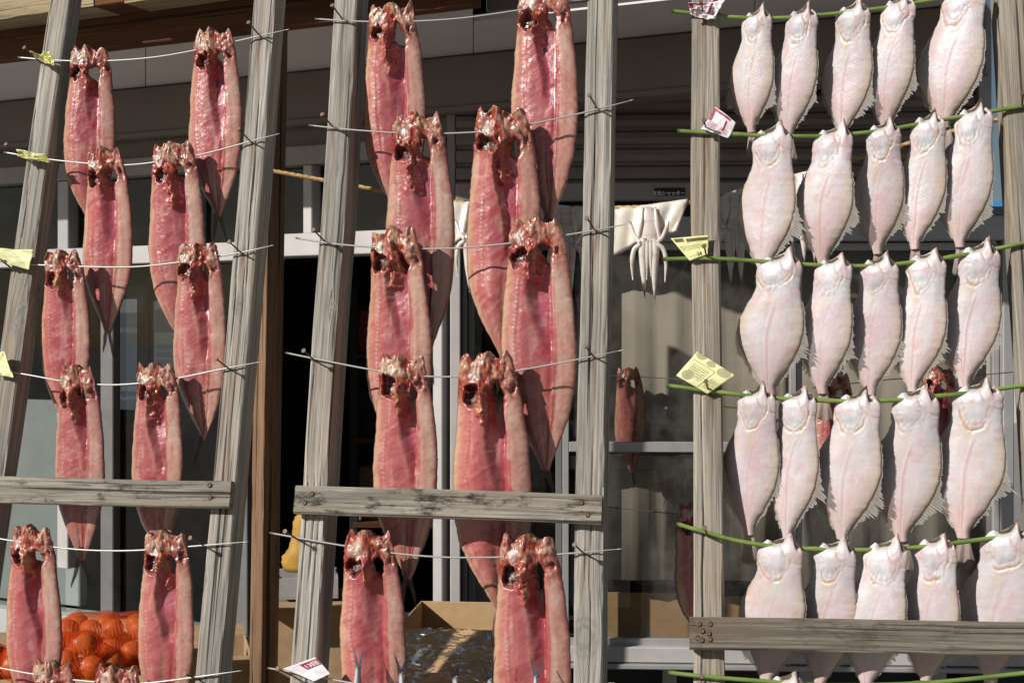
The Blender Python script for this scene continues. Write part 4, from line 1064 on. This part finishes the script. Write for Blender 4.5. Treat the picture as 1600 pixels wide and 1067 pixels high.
# fish hanging nearer the windows; the small one models a reflection in the glass
wire_px = [(930, 585), (985, 588), (1060, 592), (1100, 594)]
WP = vplane(700, 4.45, math.radians(3))
v, f = tube(resample(np.array([WP.hit(x, y) for x, y in wire_px]), 20), .0012, 6)
tag(mesh_obj('wire', v, f, M['skewer_metal']), 'thin wire behind the glass carrying the fish standing in for a reflection', 'wire')
o = place_split_fish(777, 984, 588, 46, 0, 'small dim reddish split fish standing in for a reflection in the window glass', 'fish by the window', plane=WP, lenf=3.4)
WP2 = back(3.05)
wire2 = [(950, 792), (1000, 797), (1062, 803), (1120, 806)]
v, f = tube(resample(np.array([WP2.hit(x, y) for x, y in wire2]), 20), .0011, 6)
tag(mesh_obj('wire', v, f, M['nail_rust']), 'thin dark wire across the window beside the lone reddish fish', 'wire')
place_split_fish(778, 1085, 804, 84, 0, 'lone reddish split fish behind the left post of the right rack', 'fish by the window', plane=WP2, lenf=2.4, yaw=.9)
place_split_fish(779, 1468, 590, 60, 0, 'dark red fish hanging between fourth and fifth flatfish behind the right rack', 'fish by the window', plane=WP2, lenf=3.2)
v, f = tube(resample(np.array([WP2.hit(x, y) for x, y in ((1270, 606), (1400, 592), (1500, 588), (1600, 580))]), 20), .0011, 6)
tag(mesh_obj('wire', v, f, M['nail_rust']), 'thin dark wire behind the fourth row of flatfish', 'wire')
place_split_fish(780, 1306, 602, 62, 0, 'dark red fish behind the second and third flatfish of the fourth row', 'fish by the window', plane=WP2, lenf=3.2)

# small silver fish hung tail-up on the lowest skewer of the middle rack
def silver_fish(px, py, seed, label):
    p = RACK.hit(px, py, .02); rs = random.Random(seed); n = 26; ns = 12; L = .20
    V, C, F = [], [], []
    for i in range(n):
        t = i / (n - 1); r = .0055 + .017 * math.sin(math.pi * min(1, t * 1.02)) ** .8 * (t ** .55); r *= (1 if t < .93 else 1 - (t - .93) * 8)
        for k in range(ns):
            a = 2 * math.pi * k / ns; V.append((math.cos(a) * r * .62, math.sin(a) * r, -t * L))
            d = .5 + .5 * math.sin(a); C.append(np.array([.08, .10, .13]) * d + np.array([.55, .57, .58]) * (1 - d))
    for i in range(n - 1):
        for k in range(ns): k2 = (k + 1) % ns; F.append((i * ns + k, i * ns + k2, i * ns + ns + k2, i * ns + ns + k))
    F += [tuple(range(ns)), tuple(range((n - 1) * ns, n * ns))[::-1]]
    o = mesh_obj('small_fish', V, F, M['silver_skin'], attrs={'col': np.array(C)})
    o.location = p; o.rotation_euler = (rs.uniform(-.1, .1), rs.uniform(-.1, .1), -YAW + rs.uniform(-.9, .9))
    tag(o, label, 'fish', 'small silver fish hung tail up')
    tv, tf, tc = [], [], []
    for sg in (-1, 1):
        b = len(tv)
        for i in range(9):
            t = i / 8
            for j in range(3):
                q = j - 1; w = .0045 * (1 - t) + .0004
                tv.append((sg * (.002 + .013 * t ** 1.3) + q * w, .001 * math.sin(i + j), -.004 + .042 * t)); tc.append(np.array([.075, .085, .10]) * rs.uniform(.8, 1.4))
        for i in range(8):
            for j in range(2): a = b + i * 3 + j; tf.append((a, a + 1, a + 4, a + 3))
    tl = mesh_obj('tail_fin', tv, tf, M['tail_web'], attrs={'col': np.array(tc)}); tl.parent = o
for k, (x, y, w) in enumerate([(560, 1040, 'leftmost small silver fish tail, in front of the left pink fish'), (627, 1050, 'second small silver fish tail from the left, beside the left pink fish'), (711, 1056, 'third small silver fish tail from the left, in front of the carton'), (765, 1060, 'dark forked fish tail just left of the right pink fish'), (838, 1054, 'rightmost small silver fish tail, in front of the right pink fish')]):
    silver_fish(x, y, 60 + k, w)

# ================================================================== PAPER SCRAPS AT THE SKEWER ENDS
def scrap(outline_px, off, mat, seed, label, fold=.012, crumple=.004, prints=()):
    """a folded scrap of printed paper; the outline is a quad on the rack plane, tilted and creased"""
    rs = np.random.RandomState(seed); q = [RACK.hit(x, y, off) for x, y in outline_px]; n = 22
    S, T = np.meshgrid(np.linspace(0, 1, n), np.linspace(0, 1, n))
    P = (q[0][None, None] * ((1 - S) * (1 - T))[..., None] + q[1] * (S * (1 - T))[..., None] + q[2] * (S * T)[..., None] + q[3] * ((1 - S) * T)[..., None])
    h = np.zeros_like(S)
    for k in range(5):
        a = rs.uniform(0, math.pi); d = rs.uniform(.2, .8); h += np.abs((S - d) * math.cos(a) + (T - .5) * math.sin(a)) * rs.uniform(-.6, 1) * fold
    h += (fbm(S * 6, T * 6, seed, 3) - .5) * crumple * 2
    P = P + (h - h.min())[..., None] * RACK.n
    idx = np.arange(n * n).reshape(n, n); F = np.stack([idx[:-1, :-1], idx[:-1, 1:], idx[1:, 1:], idx[1:, :-1]], -1).reshape(-1, 4).tolist()
    uv = np.stack([S, 1 - T, S * 0], -1) + rs.rand(3) * np.array([0, 0, 0])
    c = P.mean((0, 1))
    o = mesh_obj('paper_scrap', P - c, F, mat, smooth=True, attrs={'uvp': uv.reshape(-1, 3)}); o.location = c
    o.data.set_sharp_from_angle(angle=math.radians(25))
    m = o.modifiers.new('thick', 'SOLIDIFY'); m.thickness = .0005
    def on(s_, t_, lift):                          # a point of the sheet's surface
        b_ = q[0] * (1 - s_) * (1 - t_) + q[1] * s_ * (1 - t_) + q[2] * s_ * t_ + q[3] * (1 - s_) * t_
        i, j = t_ * (n - 1), s_ * (n - 1); i0, j0 = min(int(i), n - 2), min(int(j), n - 2); fi, fj = i - i0, j - j0; hh = h - h.min()
        hv_ = hh[i0, j0] * (1 - fi) * (1 - fj) + hh[i0 + 1, j0] * fi * (1 - fj) + hh[i0, j0 + 1] * (1 - fi) * fj + hh[i0 + 1, j0 + 1] * fi * fj
        return b_ + RACK.n * (hv_ + lift) - c
    for pr in prints:
        if pr[0] == 'band':
            _, s0, s1, t0, t1, m_ = pr; gv = [on(s0 + (s1 - s0) * k / 6, t0 + (t1 - t0) * r / 3, .0009) for r in range(4) for k in range(7)]
            gf = [(r * 7 + k, r * 7 + k + 1, r * 7 + k + 8, r * 7 + k + 7) for r in range(3) for k in range(6)]
            mesh_obj('printed_band', gv, gf, m_).parent = o
        else:
            _, txt, s0, s1, tm_, m_ = pr; cu = bpy.data.curves.new('t', 'FONT'); cu.body = txt; cu.align_y = 'CENTER'; cu.offset = .02
            to = bpy.data.objects.new('t', cu); COL.objects.link(to); me = bpy.data.meshes.new_from_object(to.evaluated_get(bpy.context.evaluated_depsgraph_get())); bpy.data.objects.remove(to)
            co = np.array([v_.co for v_ in me.vertices]); x0_, x1_ = co[:, 0].min(), co[:, 0].max(); fs = [tuple(p_.vertices) for p_ in me.polygons]
            ls = np.linalg.norm(q[1] - q[0]); lt_ = np.linalg.norm(q[3] - q[0]); sc_ = (s1 - s0) / (x1_ - x0_)
            gv = [on(s0 + (p_[0] - x0_) * sc_, min(.98, max(.02, tm_ - p_[1] * sc_ * ls / lt_)), .0016) for p_ in co]
            mesh_obj('lettering', gv, fs, m_, smooth=False).parent = o
    return tag(o, label, 'paper', 'paper scraps wedged at the stick ends')
scrap([(1090, 549), (1149, 588), (1106, 616), (1057, 588)], .012, M['paper_yellow'], 1, 'yellow printed paper scrap at left end of the fourth bamboo stick', .010, .001)
scrap([(1048, 373), (1108, 368), (1106, 398), (1078, 408)], .010, M['paper_band'], 2, 'yellow printed paper scrap at left end of the third bamboo stick', .012, .001, prints=(('text', '14', .52, .70, .86, M['ink_dark']),))
scrap([(1118, 170), (1150, 196), (1138, 218), (1096, 206)], .012, M['paper_red'], 3, 'white paper scrap with dark red print on the second bamboo stick', .018, .002)
scrap([(1076, 12), (1136, 0), (1118, 34), (1080, 28)], .012, M['paper_red'], 4, 'crumpled red and white paper at left end of the top bamboo stick', .028, .010)
scrap([(444, 1044), (494, 1026), (518, 1052), (492, 1064)], .012, M['paper_sale'], 5, 'white paper scrap with dark red print at left end of the lowest middle skewer', .008, .0006, prints=(('band', .42, .99, .08, .42, M['ink_red']), ('text', '13回', .50, .94, .28, M['ink_white'])))
scrap([(52, 86), (92, 92), (94, 110), (66, 100)], .012, M['paper_plain_yellow'], 6, 'twisted yellow paper at left end of the top left skewer', .03, .012)
scrap([(30, 236), (78, 246), (82, 258), (36, 250)], .012, M['paper_plain_yellow'], 7, 'twisted yellow paper at left end of the second left skewer', .03, .010)
scrap([(-12, 388), (56, 392), (46, 422), (-8, 408)], .014, M['paper_plain_yellow'], 8, 'folded yellow paper at left end of the third left skewer', .018, .003)
scrap([(-16, 556), (10, 550), (26, 592), (-10, 584)], .014, M['paper_plain_yellow'], 9, 'folded yellow paper at left end of the fourth left skewer', .018, .004)

# ================================================================== TABLES, CARTONS, ONIONS
def table(name, x0, x1, y0, y1, z, label):
    t = empty(name, (.5 * (x0 + x1), .5 * (y0 + y1), 0), label, 'table')
    wbox('table_top', x0, x1, y0, y1, z - .03, z, M['cardboard_dull'], t)
    for x in (x0 + .05, x1 - .05):
        for y in (y0 + .05, y1 - .05): wbox('leg', x - .025, x + .025, y - .025, y + .025, 0, z - .031, M['dark_stuff'], t)
    return t
tz = .665
table('display_table', -1.60, -.84, 3.22, 4.05, tz, 'low table under the onion nets behind the left rack')
# loose cardboard sheets on it
for k, (x, y, r, w, d, lab) in enumerate(((-1.18, 3.42, .25, .34, .26, 'cardboard sheet under the onion nets on the left table'), (-.98, 3.38, -.3, .22, .22, 'cardboard sheet at the right end of the left table'))):
    o = wbox('cardboard_sheet', -w / 2, w / 2, -d / 2, d / 2, 0, .004, M['cardboard'], bev=.001); o.location = (x, y, tz + .001 + .005 * k); o.rotation_euler = (.02 * k, 0, r)
    tag(o, lab, 'cardboard', 'loose cardboard sheets')
# onions in nets
def onion_mesh(seed, r):
    rs = np.random.RandomState(seed); nu, nv = 20, 16; V, F, C = [], [], []
    for j in range(nv + 1):
        th = math.pi * j / nv
        for i in range(nu):
            ph = 2 * math.pi * i / nu; rr = r * math.sin(th) ** .92 * (1 + .03 * math.sin(3 * ph + seed)); z = r * .92 * math.cos(th)
            if th < .45: z += r * .26 * (1 - th / .45) ** 2; rr *= .9
            V.append((rr * math.cos(ph), rr * math.sin(ph), z))
            st = .9 + .18 * math.sin(ph * 9 + rs.uniform(-.3, .3)); C.append(np.array([.42, .175, .055]) * st)
    for j in range(nv):
        for i in range(nu): i2 = (i + 1) % nu; F.append((j * nu + i, (j + 1) * nu + i, (j + 1) * nu + i2, j * nu + i2))
    return V, F, C
ON = []
for k in range(4):
    v, f, c_ = onion_mesh(k, .029); o = mesh_obj('onion', v, f, M['onion_skin'], attrs={'col': np.array(c_)}); ON.append(o)
used_on = set()
def onion(loc, rs, label):
    k = rs.randrange(4)
    if k in used_on: o = ON[k].copy(); COL.objects.link(o)
    else: o = ON[k]; used_on.add(k)
    s = rs.uniform(.88, 1.12); o.scale = (s, s, s); o.location = loc; o.rotation_euler = (rs.uniform(0, 6), rs.uniform(0, 6), rs.uniform(0, 6))
    tag(o, label, 'onion', label); return o
def onion_net(pts, seed, label, olabel):
    rs = random.Random(seed); S = []
    for p in pts: onion(p, rs, olabel); S.append(p)
    bm = bmesh.new(); fib = [(math.sin(a) * math.cos(b), math.sin(a) * math.sin(b), math.cos(a)) for a in np.linspace(.15, 2.99, 8) for b in np.linspace(0, 6.28, 12, endpoint=False)]
    for p in S:
        for q in fib: bm.verts.new((p[0] + q[0] * .0345, p[1] + q[1] * .0345, p[2] + q[2] * .034))
    r = bmesh.ops.convex_hull(bm, input=bm.verts[:])
    junk = [g for g in r['geom_interior'] + r['geom_unused'] if isinstance(g, bmesh.types.BMVert)]
    bmesh.ops.delete(bm, geom=list(set(junk)), context='VERTS')
    bmesh.ops.triangulate(bm, faces=bm.faces[:])
    for _ in range(3):
        es = [e for e in bm.edges if e.calc_length() > .016]
        bmesh.ops.subdivide_edges(bm, edges=es, cuts=1); bmesh.ops.triangulate(bm, faces=bm.faces[:])
    PS = np.array(S)                               # net sags in between the onions
    for vtx in bm.verts:
        p = np.array(vtx.co); dd = np.linalg.norm(PS - p, axis=1); i = dd.argmin()
        if dd[i] > .036: vtx.co = Vector(p + (PS[i] - p) / dd[i] * (dd[i] - .036) * .7)
    me = bpy.data.meshes.new('onion_net'); bm.to_mesh(me); bm.free(); me.materials.append(M['net']); me.shade_smooth()
    o = bpy.data.objects.new('onion_net', me); COL.objects.link(o)
    return tag(o, label, 'net bag', 'orange net bags of onions')
def at(px, py, d): return EYE + np.array([(px - CX) / FPX, 1, (CY - py) / FPX]) * d
rs = random.Random(4)
def pile(rows):
    out = []
    for (z, y, xs_) in rows:
        for x in xs_: out.append((x + rs.uniform(-.008, .008), y + rs.uniform(-.008, .008), z + rs.uniform(-.006, .006)))
    return out
z1 = tz + .044
def xr_(a, b, n): return list(np.linspace(a, b, n))
onion_net(pile([(z1, 3.60, xr_(-1.17, -.90, 5)), (z1, 3.67, xr_(-1.15, -.88, 5)), (z1, 3.74, xr_(-1.13, -.90, 4)), (z1 + .050, 3.64, xr_(-1.15, -.90, 5)), (z1 + .050, 3.71, xr_(-1.14, -.92, 4))]), 1,
          'upper orange net bag of onions between the two lower pink fish', 'brown onion inside the upper orange net bag')
onion_net(pile([(z1, 3.44, xr_(-1.22, -1.03, 4)), (z1, 3.51, xr_(-1.24, -1.00, 5)), (z1 + .048, 3.48, xr_(-1.20, -1.06, 3))]), 2,
          'lower front orange net bag of onions on the left table', 'brown onion inside the lower front orange net bag')
onion_net(pile([(z1, 3.46, xr_(-1.46, -1.30, 4)), (z1, 3.53, xr_(-1.46, -1.29, 4)), (z1 + .050, 3.50, xr_(-1.43, -1.32, 3))]), 3,
          'orange net bag of onions at the left picture edge', 'brown onion inside the orange net at the left edge')

# open carton with clear film, on a stand behind the middle rack
ct = empty('display_stand', (-.02, 3.55, 0), 'dark low stand under the open carton behind the middle rack', 'stand')
wbox('stand_top', -.62, .36, 3.10, 4.05, .40, .43, M['dark_stuff'], ct)
for x in (-.57, .31):
    for y in (3.15, 4.0): wbox('leg', x - .02, x + .02, y - .02, y + .02, 0, .399, M['dark_stuff'], ct)
def carton(name, cx, cy, w, d, z0, h, rz, mat, label, flaps=(), t=.005):
    o = empty(name, (cx, cy, z0), label, 'carton'); 
    Rz = Matrix.Rotation(rz, 3, 'Z')
    def panel(nm, x0, x1, y0, y1, za, zb):
        v = [Vector((x, y, z)) for z in (za, zb) for y in (y0, y1) for x in (x0, x1)]
        m = mesh_obj(nm, [tuple(Rz @ q) for q in v], BOXF, mat, o, smooth=False, local=True); bevel_mesh(m, .001, 1); return m
    panel('bottom', -w / 2, w / 2, -d / 2, d / 2, 0, t)
    panel('side', -w / 2, w / 2, -d / 2, -d / 2 + t, t, h); panel('side', -w / 2, w / 2, d / 2 - t, d / 2, t, h)
    panel('side', -w / 2, -w / 2 + t, -d / 2 + t, d / 2 - t, t, h); panel('side', w / 2 - t, w / 2, -d / 2 + t, d / 2 - t, t, h)
    for (side, ang, fl) in flaps:
        if side in 'FB':
            s = -1 if side == 'F' else 1; y = s * d / 2
            v = [(-w / 2, y, h), (w / 2, y, h), (w / 2, y + s * fl * math.sin(ang), h + fl * math.cos(ang)), (-w / 2, y + s * fl * math.sin(ang), h + fl * math.cos(ang))]
        else:
            s = -1 if side == 'L' else 1; x = s * w / 2
            v = [(x, -d / 2, h), (x, d / 2, h), (x + s * fl * math.sin(ang), d / 2, h + fl * math.cos(ang)), (x + s * fl * math.sin(ang), -d / 2, h + fl * math.cos(ang))]
        m = mesh_obj('flap', [tuple(Rz @ Vector(q)) for q in v], [(0, 1, 2, 3)], mat, o, smooth=False, local=True)
        sm = m.modifiers.new('thick', 'SOLIDIFY'); sm.thickness = t * .8; sm.offset = 0
    return o
carton('carton', -.07, 3.52, .38, .36, .431, .385, -.10, M['cardboard'], 'open brown carton with clear film behind the middle rack', (('F', 2.5, .11),))
# crinkled film over the carton's front flap
n = 40; S, T = np.meshgrid(np.linspace(0, 1, n), np.linspace(0, 1, n))
fx = -.27 + .36 * S; fz = .822 - .115 * T + .012 * np.sin(S * 5); fy = 3.29 - .035 * T + (fbm(S * 11, T * 9, 3, 3) - .5) * .050 + np.abs(((S * 5 + T * 3) % 1) - .5) * .016
idx = np.arange(n * n).reshape(n, n); F = np.stack([idx[:-1, :-1], idx[:-1, 1:], idx[1:, 1:], idx[1:, :-1]], -1).reshape(-1, 4).tolist()
o = mesh_obj('plastic_film', np.stack([fx, fy - .012, fz], -1), F, M['film'], smooth=True); o.data.set_sharp_from_angle(angle=.35)
tag(o, 'crinkled clear plastic film draped over the front of the open carton', 'film')
carton('carton', -.93, 4.05, .34, .30, .22, .40, .25, M['cardboard_dull'], 'closed dull carton in the shade behind the left rack right post', (('F', 1.5, .12), ('B', 1.5, .12)))
# dim things inside the doorway
q = at(452, 870, 4.0)
yv = []; yf = []; rr_ = np.random.RandomState(3)          # slumped sack: flattened, creased, tied off-centre
for i in range(12):
    t = i / 11
    for k in range(20):
        a = 2 * math.pi * k / 20; w_ = (.055 + .008 * math.sin(t * 9)) * (1 - .35 * t ** 3); d_ = .030 * (1 - .5 * t ** 2)
        cr_ = 1 + .10 * math.sin(a * 5 + i * 1.7) + rr_.uniform(-.04, .04)
        yv.append((math.cos(a) * w_ * cr_ + .03 * t * t, math.sin(a) * d_ * cr_, t * .155 * (1 - .12 * math.cos(a - .6) * (t > .8))))
for i in range(11):
    for k in range(20): k2 = (k + 1) % 20; yf.append((i * 20 + k, i * 20 + k2, i * 20 + 20 + k2, i * 20 + 20 + k))
yf += [tuple(range(20))[::-1], tuple(range(220, 240))]
o = mesh_obj('yellow_sack', yv, yf, M['yellow_plastic']); o.location = (q[0] + .035, q[1] + .04, .842)
tag(o, 'slumped yellow plastic sack in the doorway left of the middle rack', 'sack')
carton('carton', q[0] + .03, q[1] + .05, .26, .22, .43, .34, .1, M['cardboard_dull'], 'brown carton in the doorway under the white plastic pack', (('F', 1.5, .1),))
carton('carton', q[0] + .03, q[1] + .05, .20, .18, .775, .06, .15, M['white_plastic'], 'small white tray on the carton in the doorway', ())
# paper notice behind the first window
o = wrect('notice', vplane(700, 4.52, math.radians(3)), 737, 778, 902, 940, 0, .004, M['paper_notice'], None, 0)
o.data.attributes.new('uvp', 'FLOAT_VECTOR', 'POINT')
co = np.array([vv_.co for vv_ in o.data.vertices]); mn, mx = co.min(0), co.max(0)
o.data.attributes['uvp'].data.foreach_set('vector', np.stack([(co[:, 0] - mn[0]) / (mx[0] - mn[0]), (co[:, 2] - mn[2]) / (mx[2] - mn[2]), co[:, 0] * 0], 1).astype(np.float32).ravel())
tag(o, 'printed white notice standing behind the window right of the wide jamb', 'notice')
# flattened cardboard behind the second window
for k, (x0, x1, y0, y1, yy, rz, lab) in enumerate(((940, 1100, 925, 1000, 4.66, .0, 'flat cardboard lying inside the window sill left of the right rack'), (1110, 1240, 930, 1000, 4.68, .0, 'flat cardboard lying inside the window sill behind the first flatfish'))):
    wrect('cardboard_sheet', vplane(800, yy - .06, math.radians(3)), x0, x1, y0, y1, 0, .01, M['cardboard'], None, .001, label=lab, cat='cardboard', group='loose cardboard sheets')
wrect('red_packet', vplane(800, 4.62, math.radians(3)), 995, 1016, 735, 762, 0, .03, M['red_label'], None, .002, label='small red packet behind the glass left of the right rack', cat='packet')

# things standing or pinned up inside the left windows
LP = vplane(700, 4.56, WYAW)
def leaf(name, x0, x1, y0, y1, mat, label, cat, group=None):
    o = wrect(name, LP, x0, x1, y0, y1, 0, .004, mat, None, 0)
    co = np.array([q_.co for q_ in o.data.vertices]); u_ = co @ LP.ex; w_ = co[:, 2]
    uv = np.stack([(u_ - u_.min()) / (u_.max() - u_.min()), (w_ - w_.min()) / (w_.max() - w_.min()), u_ * 0], 1).astype(np.float32)
    o.data.attributes.new('uvp', 'FLOAT_VECTOR', 'POINT').data.foreach_set('vector', uv.ravel())
    return tag(o, label, cat, group)
paper('poster_blue', (.055, .07, .09), (.16, .18, .20), (.03, .05, .09), .7, text=((.1, .9, .08, .22), (.1, .7, .62, .7)), bars=((.1, .9, .78, .9),))
paper('poster_grey', (.10, .105, .105), (.03, .035, .04), (.10, .12, .16), .8, text=((.1, .9, .1, .5),), bars=((.08, .92, .62, .9),))
leaf('poster', 184, 232, 446, 640, M['poster_blue'], 'tall dim bluish poster inside the left window between the pink fish', 'poster')
leaf('poster', 238, 300, 470, 600, M['poster_grey'], 'grey printed sheet inside the left window right of the bluish poster', 'poster')
leaf('poster', 120, 155, 690, 760, M['poster_grey'], 'small grey sheet low inside the left window beside the pale mullion', 'poster')
# goods on a dim shelf behind the first window and the doorway
shf = empty('goods_shelf', (.02, 6.75, 0), 'dim dark shelf with boards inside the shop behind the doorway', 'shelf')
for z_ in (.62, 1.02, 1.42): wbox('shelf_board', -.75, .55, 6.65, 7.0, z_, z_ + .025, M['wood_brown'], shf)
for x_ in (-.75, -.10, .53): wbox('upright', x_ - .02, x_ + .02, 6.67, 6.71, .12, 1.75, M['dark_stuff'], shf)
sl = ['cardboard_dull', 'white_plastic', 'red_label', 'dark_stuff', 'yellow_plastic']; nm_ = ['brown', 'white', 'red', 'black', 'yellow']; rg = random.Random(8)
WH = {.62: 'lowest', 1.02: 'middle', 1.42: 'top'}; ORDS = ['first', 'second', 'third', 'fourth', 'fifth', 'sixth']
for z_ in WH:
    for k in range(6):
        x_ = -.66 + k * .21 + rg.uniform(-.03, .03); hh_ = rg.uniform(.12, .26); ww = rg.uniform(.05, .085); i_ = rg.randrange(4)
        wbox('goods_box', x_ - ww, x_ + ww, 6.74, 6.86, z_ + .026, z_ + .026 + hh_, M[sl[i_]], None, .004, label=f'dim {nm_[i_]} box, {ORDS[k]} from the left on the {WH[z_]} shop shelf', cat='box', group='boxes on the dim shop shelf')
